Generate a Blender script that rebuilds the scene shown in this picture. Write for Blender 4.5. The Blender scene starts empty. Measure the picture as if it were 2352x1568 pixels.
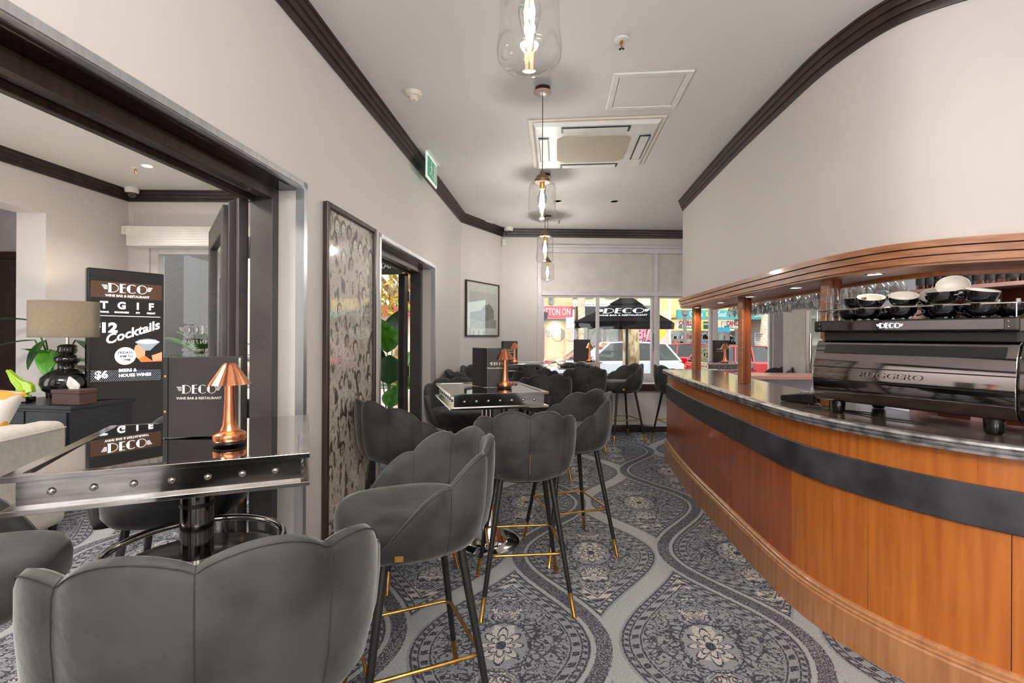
import bpy, bmesh, math, random
from mathutils import Matrix, Vector, Euler
SC = bpy.context.scene
COL = SC.collection
PI = math.pi
R = math.radians
rnd = random.Random(7)
# ---------------------------------------------------------------- camera, sky, sun, large lights, exposure
CAM_H = 1.36
cam = bpy.data.objects.new('camera', bpy.data.cameras.new('camera'))
COL.objects.link(cam)
cam.location = (0, 0, CAM_H)
cam.rotation_mode = 'QUATERNION'
cam.rotation_quaternion = (Euler((R(90), 0, 0)).to_matrix() @ Matrix.Rotation(R(0.3), 3, 'Z')).to_quaternion()
cam.data.sensor_width = 36
cam.data.lens = 1120 / 2352 * 36
cam.data.shift_y = -14 / 2352
cam.data.clip_start = 0.02
cam.data.clip_end = 400
SC.camera = cam
SC.view_settings.view_transform = 'Standard'
SC.view_settings.look = 'None'
SC.view_settings.gamma = 1
SC.view_settings.exposure = 0.25
SC.view_settings.use_curve_mapping = False
SC.cycles.max_bounces = 9
SC.cycles.diffuse_bounces = 5
SC.cycles.glossy_bounces = 4
SC.cycles.transmission_bounces = 6
SC.cycles.transparent_max_bounces = 16
SC.cycles.caustics_reflective = False
SC.cycles.caustics_refractive = False
SC.cycles.sample_clamp_indirect = 4.0
W = bpy.data.worlds.new('overcast_sky'); SC.world = W; W.use_nodes = True
wn = W.node_tree.nodes; wl = W.node_tree.links
bg = wn['Background']
tc = wn.new('ShaderNodeTexCoord'); sp = wn.new('ShaderNodeSeparateXYZ'); rp = wn.new('ShaderNodeValToRGB')
wl.new(tc.outputs['Generated'], sp.inputs[0]); wl.new(sp.outputs[2], rp.inputs[0]); wl.new(rp.outputs[0], bg.inputs[0])
rp.color_ramp.elements[0].color = (1, .99, .98, 1); rp.color_ramp.elements[1].color = (.82, .9, 1, 1)
bg.inputs[1].default_value = 2.3
sun = bpy.data.objects.new('sun', bpy.data.lights.new('sun', 'SUN')); COL.objects.link(sun)
sun.data.energy = 1.1; sun.data.angle = R(6); sun.data.color = (1, .95, .86)
sun.rotation_euler = (R(42), 0, R(-22))
def area(name, loc, sx, sy, power, color=(1, .985, .975), rot=(0, 0, 0)):
    l = bpy.data.lights.new(name, 'AREA'); l.shape = 'RECTANGLE'; l.size = sx; l.size_y = sy
    l.energy = power; l.color = color
    o = bpy.data.objects.new(name, l); COL.objects.link(o); o.location = loc; o.rotation_euler = rot
    return o
CEIL = 2.858
# added ceiling light panels out of view, to fill the room (frames built further down)
FILL_PANELS = [(.15, -.9), (.15, -2.6), (1.6, -1.6)]
for i, (x, y) in enumerate(FILL_PANELS):
    area('fill_panel_light', (x, y, CEIL - .03), 1.0, 1.0, 34)
area('fill_panel_light', (-3.0, 1.2, CEIL - .03), 1.0, 1.0, 52)
area('fill_panel_light', (3.9, 3.6, CEIL - .03), .6, .6, 42)
# added uplighter lamps outside the frame, to brighten the ceiling by soft bounced light
ADDED_UPL = [(-.55, -.75, 42), (.95, -.55, 42), (-2.3, .9, 60), (3.55, 2.5, 30)]
for x, y, p in ADDED_UPL:
    area('uplighter', (x, y, 1.86), .42, .42, p, (1, .97, .95), (PI, 0, 0))

# ---------------------------------------------------------------- helpers
def srgb(r, g=None, b=None):
    if g is None: r, g, b = r
    f = lambda v: (v / 255 / 12.92) if v / 255 <= .04045 else ((v / 255 + .055) / 1.055) ** 2.4
    return (f(r), f(g), f(b))
MATS = {}
def bsdf_of(m): return m.node_tree.nodes['Principled BSDF']
def setin(b, name, val):
    if name in b.inputs:
        b.inputs[name].default_value = val
def mat(name, rgb=(200, 200, 200), rough=.5, metal=0., rgb2=None, scale=8., stretch=(1, 1, 1), bump=0., bscale=None, coat=0., sheen=0.,
        emit=None, estr=0., detail=4., rr=0., spec=None, contrast=(.35, .65), coord='Object', randcol=0.):
    if name in MATS: return MATS[name]
    m = bpy.data.materials.new(name); m.use_nodes = True
    nt = m.node_tree; nd = nt.nodes; lk = nt.links; b = bsdf_of(m)
    c1 = (*srgb(rgb), 1)
    b.inputs['Base Color'].default_value = c1
    b.inputs['Roughness'].default_value = rough
    b.inputs['Metallic'].default_value = metal
    if spec is not None: setin(b, 'Specular IOR Level', spec)
    if coat: setin(b, 'Coat Weight', coat); setin(b, 'Coat Roughness', .08)
    if sheen: setin(b, 'Sheen Weight', sheen); setin(b, 'Sheen Roughness', .35)
    if emit is not None:
        setin(b, 'Emission Color', (*srgb(emit), 1)); setin(b, 'Emission Strength', estr)
    tcn = nd.new('ShaderNodeTexCoord'); mp = nd.new('ShaderNodeMapping'); mp.inputs['Scale'].default_value = stretch
    lk.new(tcn.outputs[coord], mp.inputs[0])
    nz = nd.new('ShaderNodeTexNoise'); nz.inputs['Scale'].default_value = scale; nz.inputs['Detail'].default_value = detail
    lk.new(mp.outputs[0], nz.inputs['Vector'])
    if rgb2 is None:   # faint mottling so that no surface is perfectly flat
        rgb2 = tuple(min(255, v * 1.04 + 1) for v in rgb)
    rm = nd.new('ShaderNodeValToRGB'); lk.new(nz.outputs[0], rm.inputs[0])
    rm.color_ramp.elements[0].position = contrast[0]; rm.color_ramp.elements[1].position = contrast[1]
    rm.color_ramp.elements[0].color = c1; rm.color_ramp.elements[1].color = (*srgb(rgb2), 1)
    out = rm.outputs[0]
    if randcol:
        oi = nd.new('ShaderNodeObjectInfo'); hs = nd.new('ShaderNodeHueSaturation'); ma = nd.new('ShaderNodeMapRange')
        lk.new(oi.outputs['Random'], ma.inputs[0]); ma.inputs[3].default_value = 1 - randcol; ma.inputs[4].default_value = 1 + randcol
        lk.new(ma.outputs[0], hs.inputs['Value']); lk.new(out, hs.inputs['Color']); out = hs.outputs[0]
    lk.new(out, b.inputs['Base Color'])
    if rr:
        mr = nd.new('ShaderNodeMapRange'); lk.new(nz.outputs[0], mr.inputs[0])
        mr.inputs[3].default_value = max(0, rough - rr); mr.inputs[4].default_value = rough + rr
        lk.new(mr.outputs[0], b.inputs['Roughness'])
    if bump:
        n2 = nz
        if bscale:
            n2 = nd.new('ShaderNodeTexNoise'); n2.inputs['Scale'].default_value = bscale; n2.inputs['Detail'].default_value = 3
            lk.new(mp.outputs[0], n2.inputs['Vector'])
        bp = nd.new('ShaderNodeBump'); bp.inputs['Strength'].default_value = bump; bp.inputs['Distance'].default_value = .01
        lk.new(n2.outputs[0], bp.inputs['Height']); lk.new(bp.outputs[0], b.inputs['Normal'])
    MATS[name] = m
    return m
def thinglass(name, tint=(255, 255, 255), blend=.5, rough=.0, add=.04, power=1.0):
    """clear sheet glass: transparent, with a mirror share that grows towards grazing angles"""
    if name in MATS: return MATS[name]
    m = bpy.data.materials.new(name); m.use_nodes = True
    nt = m.node_tree; nd = nt.nodes; lk = nt.links
    nd.remove(bsdf_of(m)); out = nd['Material Output']
    tr = nd.new('ShaderNodeBsdfTransparent'); tr.inputs[0].default_value = (*srgb(tint), 1)
    gl = nd.new('ShaderNodeBsdfGlossy'); gl.inputs['Roughness'].default_value = rough; gl.inputs[0].default_value = (1, 1, 1, 1)
    lw = nd.new('ShaderNodeLayerWeight'); lw.inputs[0].default_value = blend
    lw.inputs[0].default_value = .5; pw = nd.new('ShaderNodeMath'); pw.operation = 'POWER'; pw.inputs[1].default_value = 1 / blend; lk.new(lw.outputs['Facing'], pw.inputs[0])
    mt = nd.new('ShaderNodeMath'); mt.operation = 'MULTIPLY_ADD'; mt.inputs[1].default_value = power; mt.inputs[2].default_value = add; mt.use_clamp = True
    lk.new(pw.outputs[0], mt.inputs[0])
    mx = nd.new('ShaderNodeMixShader'); lk.new(mt.outputs[0], mx.inputs[0]); lk.new(tr.outputs[0], mx.inputs[1]); lk.new(gl.outputs[0], mx.inputs[2])
    lk.new(mx.outputs[0], out.inputs[0])
    MATS[name] = m
    return m
class MB:
    def __init__(s): s.v = []; s.f = []
    def add(s, vs, fs, M=None):
        n = len(s.v)
        s.v += [tuple(M @ Vector(p)) for p in vs] if M is not None else [tuple(p) for p in vs]
        s.f += [tuple(i + n for i in f) for f in fs]; return s
    def box(s, lo, hi, M=None):
        x0, y0, z0 = lo; x1, y1, z1 = hi
        vs = [(x0, y0, z0), (x1, y0, z0), (x1, y1, z0), (x0, y1, z0), (x0, y0, z1), (x1, y0, z1), (x1, y1, z1), (x0, y1, z1)]
        return s.add(vs, [(0, 3, 2, 1), (4, 5, 6, 7), (0, 1, 5, 4), (1, 2, 6, 5), (2, 3, 7, 6), (3, 0, 4, 7)], M)
    def cbox(s, c, d, M=None):
        return s.box([c[i] - d[i] / 2 for i in range(3)], [c[i] + d[i] / 2 for i in range(3)], M)
    def prism(s, poly, z0, z1, M=None):
        n = len(poly); vs = [(x, y, z0) for x, y in poly] + [(x, y, z1) for x, y in poly]
        return s.add(vs, [tuple(range(n - 1, -1, -1)), tuple(range(n, 2 * n))] + [(i, (i + 1) % n, n + (i + 1) % n, n + i) for i in range(n)], M)
    def lathe(s, prof, n=24, M=None, cap=True, flute=0, fn=0):
        vs = []; fs = []
        for r, z in prof:
            for i in range(n):
                a = 2 * PI * i / n; q = r * (1 - flute * (i % 2 if fn else 0))
                vs.append((q * math.cos(a), q * math.sin(a), z))
        for j in range(len(prof) - 1):
            for i in range(n):
                k = (i + 1) % n; fs.append((j * n + i, j * n + k, (j + 1) * n + k, (j + 1) * n + i))
        if cap:
            if prof[0][0] > 1e-5: fs.append(tuple(range(n - 1, -1, -1)))
            if prof[-1][0] > 1e-5: fs.append(tuple((len(prof) - 1) * n + i for i in range(n)))
        return s.add(vs, fs, M)
    def loft(s, rings, closed=True, caps=True, M=None):
        n = len(rings[0]); vs = [p for r in rings for p in r]; fs = []
        for j in range(len(rings) - 1):
            for i in range(n if closed else n - 1):
                k = (i + 1) % n; fs.append((j * n + i, j * n + k, (j + 1) * n + k, (j + 1) * n + i))
        if caps and closed: fs.append(tuple(range(n - 1, -1, -1))); fs.append(tuple((len(rings) - 1) * n + i for i in range(n)))
        return s.add(vs, fs, M)
    def tube(s, pts, r, n=8, closed=False, M=None, r1=None, taper=None):
        pts = [Vector(p) for p in pts]; m = len(pts); rings = []; up = None
        for i, p in enumerate(pts):
            if closed: t = pts[(i + 1) % m] - pts[i - 1]
            else: t = pts[min(i + 1, m - 1)] - pts[max(i - 1, 0)]
            t.normalize()
            if up is None:
                up = Vector((0, 0, 1)) if abs(t.z) < .9 else Vector((1, 0, 0))
            a = t.cross(up)
            if a.length < 1e-6: a = t.cross(Vector((0, 1, .01)))
            a.normalize(); b = a.cross(t).normalized(); up = b
            rad = taper[i] if taper else (r if r1 is None else r + (r1 - r) * i / max(1, m - 1))
            rings.append([tuple(p + a * math.cos(2 * PI * k / n) * rad + b * math.sin(2 * PI * k / n) * rad) for k in range(n)])
        if closed: rings.append(rings[0]); return s.loft(rings, True, False, M)
        return s.loft(rings, True, True, M)
    def build(s, name, m=None, parent=None, smooth=None, bevel=0, seg=2, sub=0, mw=None, kind=None):
        me = bpy.data.meshes.new(name); me.from_pydata(s.v, [], s.f); me.update()
        if m is not None: me.materials.append(m)
        if smooth is not None:
            me.polygons.foreach_set('use_smooth', [True] * len(me.polygons))
            me.set_sharp_from_angle(angle=R(smooth))
        o = bpy.data.objects.new(name, me); COL.objects.link(o)
        if parent is not None: o.parent = parent
        if mw is not None: o.matrix_local = mw
        if bevel:
            b = o.modifiers.new('bevel', 'BEVEL'); b.width = bevel; b.segments = seg; b.limit_method = 'ANGLE'; b.angle_limit = R(40)
            b.harden_normals = False
        if sub:
            q = o.modifiers.new('sub', 'SUBSURF'); q.levels = sub; q.render_levels = sub
        if kind: o['kind'] = kind
        return o
    def fix(s):
        """make the face directions agree"""
        bm = bmesh.new(); me = bpy.data.meshes.new('t'); me.from_pydata(s.v, [], s.f); bm.from_mesh(me)
        bmesh.ops.remove_doubles(bm, verts=bm.verts, dist=1e-6)
        bmesh.ops.recalc_face_normals(bm, faces=bm.faces)
        bm.verts.index_update(); s.v = [tuple(v.co) for v in bm.verts]; s.f = [tuple(v.index for v in f.verts) for f in bm.faces]
        bm.free(); bpy.data.meshes.remove(me); return s
def tag(o, label=None, cat=None, group=None, kind=None):
    if label: o['label'] = label
    if cat: o['category'] = cat
    if group: o['group'] = group
    if kind: o['kind'] = kind
    return o
def thing(name, label, cat, loc=(0, 0, 0), rz=0., group=None, rot=None):
    o = bpy.data.objects.new(name, None); COL.objects.link(o); o.empty_display_size = .1
    o.location = loc; o.rotation_euler = rot if rot is not None else (0, 0, rz)
    return tag(o, label, cat, group)
KIDS = {}
def kids(o): return [c for c in bpy.data.objects if c.parent == o]
def dup(o, loc=None, rz=None, label=None, group=None, parent=None, rot=None, scale=None, kidmap=None):
    if kidmap is None:
        kidmap = {}
        for c in bpy.data.objects:
            if c.parent is not None: kidmap.setdefault(c.parent, []).append(c)
    c = o.copy(); COL.objects.link(c)
    if parent is not None: c.parent = parent
    if loc is not None: c.location = loc
    if rz is not None: c.rotation_euler = (0, 0, rz)
    if rot is not None: c.rotation_euler = rot
    if scale is not None: c.scale = scale
    if label: c['label'] = label
    if group: c['group'] = group
    for k in kidmap.get(o, []): dup(k, parent=c, kidmap=kidmap)
    return c
def struct(o): o['kind'] = 'structure'; return o
def frame(o, xd, up=(0, 0, 1)):
    x = Vector(xd).normalized(); u = Vector(up).normalized(); n = x.cross(u).normalized(); u = n.cross(x)
    M = Matrix((x, u, n)).transposed().to_4x4(); M.translation = Vector(o); return M   # local x = reading direction, local y = up, local z = towards the reader
def text(s, size, m, parent, M, name='lettering', ext=.0006, align='CENTER', sx=1., shear=0., bold=0.):
    cu = bpy.data.curves.new(name, 'FONT'); cu.body = s; cu.size = size; cu.extrude = ext; cu.align_x = align; cu.align_y = 'CENTER'
    cu.shear = shear; cu.offset = bold * size; cu.resolution_u = 3
    t = bpy.data.objects.new(name, cu); me = bpy.data.meshes.new_from_object(t)
    me.materials.clear(); me.materials.append(m); me.name = name
    for v in me.vertices: v.co.x *= sx
    o = bpy.data.objects.new(name, me); COL.objects.link(o); bpy.data.objects.remove(t)
    if parent is not None: o.parent = parent
    o.matrix_local = M
    return o
def logo_mesh(w, ext=.0008, outline=False):
    """the DECO wordmark with a striped wing on each side, w wide, lying in its own xy plane"""
    b = MB(); H = 1.0
    def rect(x0, y0, x1, y1): b.box((x0, y0, 0), (x1, y1, 1))
    def arc(cx, cy, rx, ry, a0, a1, t, n=20):
        rings = []
        for i in range(n + 1):
            a = R(a0 + (a1 - a0) * i / n); c, s_ = math.cos(a), math.sin(a)
            rings.append([(cx + rx * c, cy + ry * s_, 0), (cx + (rx - t) * c, cy + (ry - t) * s_, 0), (cx + (rx - t) * c, cy + (ry - t) * s_, 1), (cx + rx * c, cy + ry * s_, 1)])
        b.loft(rings, True, True)
    def cres(cx, cy, r, x1, n=10):
        a = math.acos(max(-1, min(1, (x1 - cx) / r)))
        pts = [(cx + r * math.cos(t), cy + r * math.sin(t)) for t in [a + (2 * PI - 2 * a) * i / n for i in range(n + 1)]]
        b.prism(pts, 0, 1)
    x = 0
    rect(x, 0, x + .26, 1); arc(x + .3, .5, .62, .5, -90, 90, .055); rect(x - .05, .945, x + .3, 1); rect(x - .05, 0, x + .3, .055)
    x = 1.02; rect(x, 0, x + .26, 1)
    for y in (0, .56, .945): rect(x + .26, y, x + .55, y + .055)
    x = 1.68
    arc(x + .5, .5, .5, .5, 48, 312, .055, 28); cres(x + .5, .5, .5, x + .3)
    x = 2.62
    arc(x + .5, .5, .5, .5, 0, 360, .055, 36); cres(x + .5, .5, .5, x + .3)
    for k in range(4):
        y = .33 + k * .13; L = .5 - .07 * (3 - k)
        rect(-.09 - L, y, -.09, y + .07); rect(3.66, y, 3.66 + L, y + .07)
    tot = 4.75; s_ = w / tot; off = (3.57) / 2
    b.v = [((p[0] - off) * s_, (p[1] - .5) * s_, p[2] * ext) for p in b.v]
    me = bpy.data.meshes.new('logo'); me.from_pydata(b.v, [], b.f); return me
LOGOS = {}
def logo(w, m, parent, M, name='logo', ext=.0008):
    k = (round(w, 4), m.name)
    if k not in LOGOS:
        me = logo_mesh(w, ext); me.materials.append(m); LOGOS[k] = me
    o = bpy.data.objects.new(name, LOGOS[k]); COL.objects.link(o)
    if parent is not None: o.parent = parent
    o.matrix_local = M; return o
def crom(pts, per=6):
    """dense smooth plan curve through the points"""
    P = [Vector(p) for p in pts]; P = [P[0] * 2 - P[1]] + P + [P[-1] * 2 - P[-2]]; out = []
    for i in range(1, len(P) - 2):
        for k in range(per):
            t = k / per
            out.append(.5 * ((2 * P[i]) + (P[i + 1] - P[i - 1]) * t + (2 * P[i - 1] - 5 * P[i] + 4 * P[i + 1] - P[i + 2]) * t * t + (3 * P[i] - P[i - 1] - 3 * P[i + 1] + P[i + 2]) * t ** 3))
    out.append(P[-2]); return out
def normals(path):
    """to the left of the direction of travel"""
    out = []
    for i in range(len(path)):
        t = (path[min(i + 1, len(path) - 1)] - path[max(i - 1, 0)]).normalized(); out.append(Vector((-t.y, t.x)))
    return out
def sweep(b, path, prof, sgn=1, caps=True, closedprof=True):
    nn = normals(path)
    b.loft([[(p.x + n.x * o * sgn, p.y + n.y * o * sgn, z) for o, z in prof] for p, n in zip(path, nn)], closedprof, caps)
    return b
def clip_path(path, s0, s1):
    """the stretch of a dense path between two arc lengths"""
    acc = [0]
    for i in range(1, len(path)): acc.append(acc[-1] + (path[i] - path[i - 1]).length)
    def at(s):
        s = max(0, min(acc[-1], s))
        for i in range(1, len(path)):
            if acc[i] >= s:
                return path[i - 1].lerp(path[i], (s - acc[i - 1]) / max(1e-9, acc[i] - acc[i - 1]))
        return path[-1]
    return [at(s0)] + [path[i] for i in range(len(path)) if s0 + .004 < acc[i] < s1 - .004] + [at(s1)]
def plen(path): return sum((path[i] - path[i - 1]).length for i in range(1, len(path)))

# ---------------------------------------------------------------- materials
WHITE = mat('warm_white_paint', (215, 209, 206), .55, 0., rgb2=(216, 210, 207))
CEILM = mat('ceiling_paint', (226, 223, 221), .6, rgb2=(227, 224, 222))
GREYP = mat('grey_paint', (200, 202, 212), .5)
WFRAME = mat('white_window_frame', (208, 203, 204), .4)
PANELW = mat('cream_infill_panel', (206, 200, 194), .5)
BROWN = mat('dark_brown_timber', (46, 34, 30), .32, rgb2=(64, 46, 40), scale=5, stretch=(12, 12, 1), bump=.1)
CORN = mat('dark_cornice', (38, 26, 22), .35, rgb2=(56, 38, 31), scale=9)
CHAR = mat('charcoal_door_paint', (58, 55, 56), .38, rgb2=(70, 66, 66), scale=6, bump=.05)
STEEL = mat('brushed_steel_trim', (222, 222, 224), .33, .9, rgb2=(200, 203, 208), scale=3, stretch=(14, 14, .4), rr=.06)
MIRROR = mat('mirror_glass', (176, 174, 172), .015, 1.)
CHROME = mat('polished_chrome', (215, 212, 210), .08, 1.)
DCHROME = mat('dark_chrome', (120, 116, 114), .1, 1., rgb2=(96, 92, 90), scale=3)
TSTEEL = mat('polished_table_steel', (206, 201, 198), .1, 1., rgb2=(168, 162, 158), scale=6, stretch=(1, 1, 10), rr=.04)
BRASS = mat('brushed_brass', (206, 164, 96), .28, 1., rgb2=(176, 134, 70), scale=30)
COPPER = mat('brushed_copper', (232, 158, 118), .22, 1., rgb2=(214, 138, 100), scale=24, stretch=(8, 8, 1), rr=.05)
VELVET = mat('charcoal_velvet', (26, 26, 27), .75, rgb2=(52, 51, 52), scale=6.5, sheen=.3, detail=3, contrast=(.40, .60), bump=.1, bscale=60)
SEAM = mat('velvet_seam', (30, 30, 32), .8)
BLACKM = mat('black_powder_coat', (24, 23, 23), .35)
BLACKG = mat('gloss_black', (8, 8, 9), .06, spec=.8, coat=.5)
BLACKP = mat('black_plastic', (20, 20, 22), .4)
LEATHER = mat('black_menu_board', (48, 44, 46), .5, bump=.05, bscale=220)
INKW = mat('white_print', (235, 233, 232), .5)
def wood(name, c1, c2, rough=.28, s=5., coat=.35, axis='z', randcol=.06, fine=30):
    m = mat(name, c1, rough, rgb2=c2, scale=s, stretch=(7, 7, .45) if axis == 'z' else (1, 1, 12), coat=coat, detail=7, contrast=(.3, .72), randcol=randcol, bump=.04)
    return m
WOODO = wood('orange_timber_veneer', (164, 88, 30), (196, 116, 46))
WOOD_REFL = wood('red_reflection_veneer', (142, 68, 38), (172, 94, 52))  # the bar timber with a red reflection put into its colour
WOODF = mat('fascia_timber', (140, 88, 56), .36, rgb2=(178, 118, 76), scale=7, stretch=(1, 1, 9), coat=.12, detail=8, bump=.06)
WOODP = wood('plinth_timber', (150, 98, 62), (184, 128, 84), .35)
POSTW = wood('post_timber', (104, 50, 20), (146, 76, 32), .3)
BAND = mat('black_bar_band', (44, 42, 46), .42, rgb2=(74, 72, 78), scale=5, rr=.1, bump=.06, bscale=40)
ZINC = mat('worn_metal_edging', (206, 204, 206), .34, .75, rgb2=(128, 126, 130), scale=16, rr=.14, detail=8, contrast=(.42, .62))
BARTOP = mat('dark_bar_laminate', (74, 58, 52), .22, rgb2=(98, 80, 72), scale=9, coat=.5, detail=7)
SHELFW = mat('mauve_shelf_laminate', (150, 120, 114), .4)
REDW = mat('red_brown_interior', (104, 44, 30), .45, rgb2=(122, 56, 38), scale=6)
GLASS = thinglass('window_glass', (252, 255, 254), .25, add=.03, power=.75)
VGLASS = thinglass('vessel_glass', (240, 243, 244), .5, add=.10, power=.9)
PGLASS = thinglass('pendant_glass', (249, 248, 247), .34, add=.04, power=.8)
PORC = mat('white_porcelain', (226, 222, 214), .2)
GREEN1 = mat('glossy_leaf_green', (64, 142, 38), .35, rgb2=(112, 186, 66), scale=6, stretch=(3, 3, 1))
GREEN2 = mat('deep_leaf_green', (30, 66, 34), .4, rgb2=(52, 92, 46), scale=8)
PALMG = mat('palm_green', (58, 84, 38), .45, rgb2=(96, 122, 58), scale=9)
STEMG = mat('stem_green', (84, 120, 52), .45)
WPLAST = mat('white_plastic', (228, 226, 222), .35)
CREAMP = mat('aged_cream_plastic', (222, 214, 200), .4)
BULBM = mat('filament_glow', (255, 214, 150), .4, emit=(255, 205, 135), estr=26)
LEDM = mat('downlight_lens', (255, 244, 224), .4, emit=(255, 240, 214), estr=9)
# ---------------------------------------------------------------- carpet
class X:
    nt = None
    def __init__(s, k): s.k = k
    @staticmethod
    def op(o, *a, clamp=False):
        n = X.nt.nodes.new('ShaderNodeMath'); n.operation = o; n.use_clamp = clamp
        for i, v in enumerate(a):
            if isinstance(v, X): X.nt.links.new(v.k, n.inputs[i])
            else: n.inputs[i].default_value = v
        return X(n.outputs[0])
    def __add__(s, o): return X.op('ADD', s, o)
    __radd__ = __add__
    def __sub__(s, o): return X.op('SUBTRACT', s, o)
    def __rsub__(s, o): return X.op('SUBTRACT', o, s)
    def __mul__(s, o): return X.op('MULTIPLY', s, o)
    __rmul__ = __mul__
    def __truediv__(s, o): return X.op('DIVIDE', s, o)
    def abs(s): return X.op('ABSOLUTE', s)
    def lt(s, v): return X.op('LESS_THAN', s, v)
    def gt(s, v): return X.op('GREATER_THAN', s, v)
def xmin(a, b): return X.op('MINIMUM', a, b)
def xmax(a, b): return X.op('MAXIMUM', a, b)
def band(v, lo, hi): return v.gt(lo) * v.lt(hi)
def fr(v): return v - X.op('ROUND', v)
def carpet():
    m = bpy.data.materials.new('damask_ogee_carpet'); m.use_nodes = True; nt = m.node_tree; X.nt = nt; nd = nt.nodes; lk = nt.links
    b = bsdf_of(m); b.inputs['Roughness'].default_value = .9; setin(b, 'Specular IOR Level', .15)
    tcn = nd.new('ShaderNodeTexCoord'); s3 = nd.new('ShaderNodeSeparateXYZ'); lk.new(tcn.outputs['Object'], s3.inputs[0])
    # a slightly ragged woven edge: wobble the coordinates by fine noise
    wob = nd.new('ShaderNodeTexNoise'); wob.inputs['Scale'].default_value = 90; wob.inputs['Detail'].default_value = 2; lk.new(tcn.outputs['Object'], wob.inputs['Vector'])
    sw = nd.new('ShaderNodeSeparateXYZ'); lk.new(wob.outputs['Color'], sw.inputs[0])
    x = X(s3.outputs[0]) + (X(sw.outputs[0]) - .5) * .016; y = X(s3.outputs[1]) + (X(sw.outputs[1]) - .5) * .016
    s = x - y * .0895; t = y
    ph = (t - 3.06) * (2 * PI / 1.84)
    c = X.op('COSINE', ph); sn = X.op('SINE', ph)
    corr = 1.0 / 1.0
    k = X.op('POWER', X.op('ADD', sn * sn * .59, 1.0), -.5)
    a = (fr((s - .46 - c * .225) / .92) * .92 * k).abs()
    d = (fr((s - .915 + c * .225) / .92) * .92 * k).abs()
    light = a.lt(.052)
    dk_sp = d.lt(.036); dk_ed = band(d, .036, .056)
    mm = xmin(a - .004, d)
    inner = mm.gt(.06)
    # nearest ogee centre
    u1 = fr((s - .6875) / .92) * .92; v1 = fr((t - 3.98) / 1.84) * 1.84
    u2 = fr((s - .2275) / .92) * .92; v2 = fr((t - 3.06) / 1.84) * 1.84
    r1 = u1 * u1 * 4 + v1 * v1; r2 = u2 * u2 * 4 + v2 * v2
    pick = X.op('LESS_THAN', r1, r2)
    p = (u1 * pick + u2 * (1 - pick)).abs(); q = v1 * pick + v2 * (1 - pick)
    def comb(zoff):
        n = nd.new('ShaderNodeCombineXYZ'); lk.new(p.k, n.inputs[0]); lk.new(q.k, n.inputs[1]); n.inputs[2].default_value = zoff; return n.outputs[0]
    def noise(sc, z, det=1.5, dist=0.):
        n = nd.new('ShaderNodeTexNoise'); n.inputs['Scale'].default_value = sc; n.inputs['Detail'].default_value = det; n.inputs['Distortion'].default_value = dist
        lk.new(comb(z), n.inputs['Vector']); return X(n.outputs[0])
    def vor(sc, z):
        n = nd.new('ShaderNodeTexVoronoi'); n.inputs['Scale'].default_value = sc; lk.new(comb(z), n.inputs['Vector']); return X(n.outputs['Distance'])
    rad = X.op('SQRT', p * p * 1.7 + q * q)
    ang = X.op('ARCTAN2', q, p)
    # scrolls: contour lines of a warped field, mirrored about the axis of the ogee
    n1 = noise(9, 3.1, 0., 1.2)
    scroll = (fr(n1 * 7.0).abs()).lt(.13)
    n2 = noise(15, 8.4, 0., .8)
    scroll2 = (fr(n2 * 5.0).abs()).lt(.14)
    blobs = vor(26, 1.5).lt(.21)
    # flower: petals round the centre
    pet = X.op('COSINE', ang * 4.0).abs()
    fl_edge = band(rad - pet * .085, .035, .050)
    fl_core = rad.lt(.03)
    fl2 = band(rad - pet * .04, .03, .042)
    hal = band(rad, .165, .174)
    # ogee-shaped lines near the border
    l1 = band(mm, .060, .070); l2 = band(mm, .092, .100); l3 = band(mm, .142, .150)
    tt = X.op('SINE', (t + s * .4) * 150.0)
    beads = band(mm, .072, .090) * tt.gt(.0)
    tt2 = X.op('SINE', (t - s * .2) * 95.0)
    beads2 = band(mm, .106, .136) * tt2.gt(.25)
    deep = mm.gt(.155)
    infl = rad.lt(.15)
    scr = deep * (1 - infl) * xmax(xmax(scroll, scroll2 * .9), blobs)
    flo = infl * xmax(xmax(fl_edge, fl_core), xmax(fl2, blobs * rad.gt(.12)))
    dark = inner * xmax(xmax(xmax(l1, l2), xmax(l3, beads)), xmax(beads2, xmax(scr, xmax(flo, hal * deep))))
    spn = nd.new('ShaderNodeTexNoise'); spn.inputs['Scale'].default_value = 130; spn.inputs['Detail'].default_value = 1; lk.new(tcn.outputs['Object'], spn.inputs['Vector'])
    spk = X(spn.outputs[0])
    darkall = xmax(dark, dk_sp * spk.gt(.44))
    # worn look: some dark yarns missing
    darkall = darkall * (1 - spk.gt(.64) * .8)
    cream = inner * (1 - darkall) * spk.lt(.57) * xmax(p.lt(.075) * noise(11, 5.5, 1.).gt(.50), infl * (rad - pet * .085).lt(.035) * rad.gt(.02))
    lightall = xmax(light, dk_ed)
    def mixc(f, A, B):
        n = nd.new('ShaderNodeMix'); n.data_type = 'RGBA'; lk.new(f.k, n.inputs[0])
        for idx, v in ((6, A), (7, B)):
            if isinstance(v, tuple): n.inputs[idx].default_value = (*srgb(v), 1)
            else: lk.new(v, n.inputs[idx])
        return n.outputs[2]
    col = mixc(lightall, (140, 143, 148), (162, 165, 168))
    col = mixc(cream, col, (198, 192, 188))
    col = mixc(darkall, col, (66, 65, 75))
    hv = nd.new('ShaderNodeHueSaturation'); lk.new(col, hv.inputs['Color']); vv = spk * .7 + .66; lk.new(vv.k, hv.inputs['Value'])
    lk.new(hv.outputs[0], b.inputs['Base Color'])
    bp = nd.new('ShaderNodeBump'); bp.inputs['Strength'].default_value = .5; bp.inputs['Distance'].default_value = .004
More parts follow.
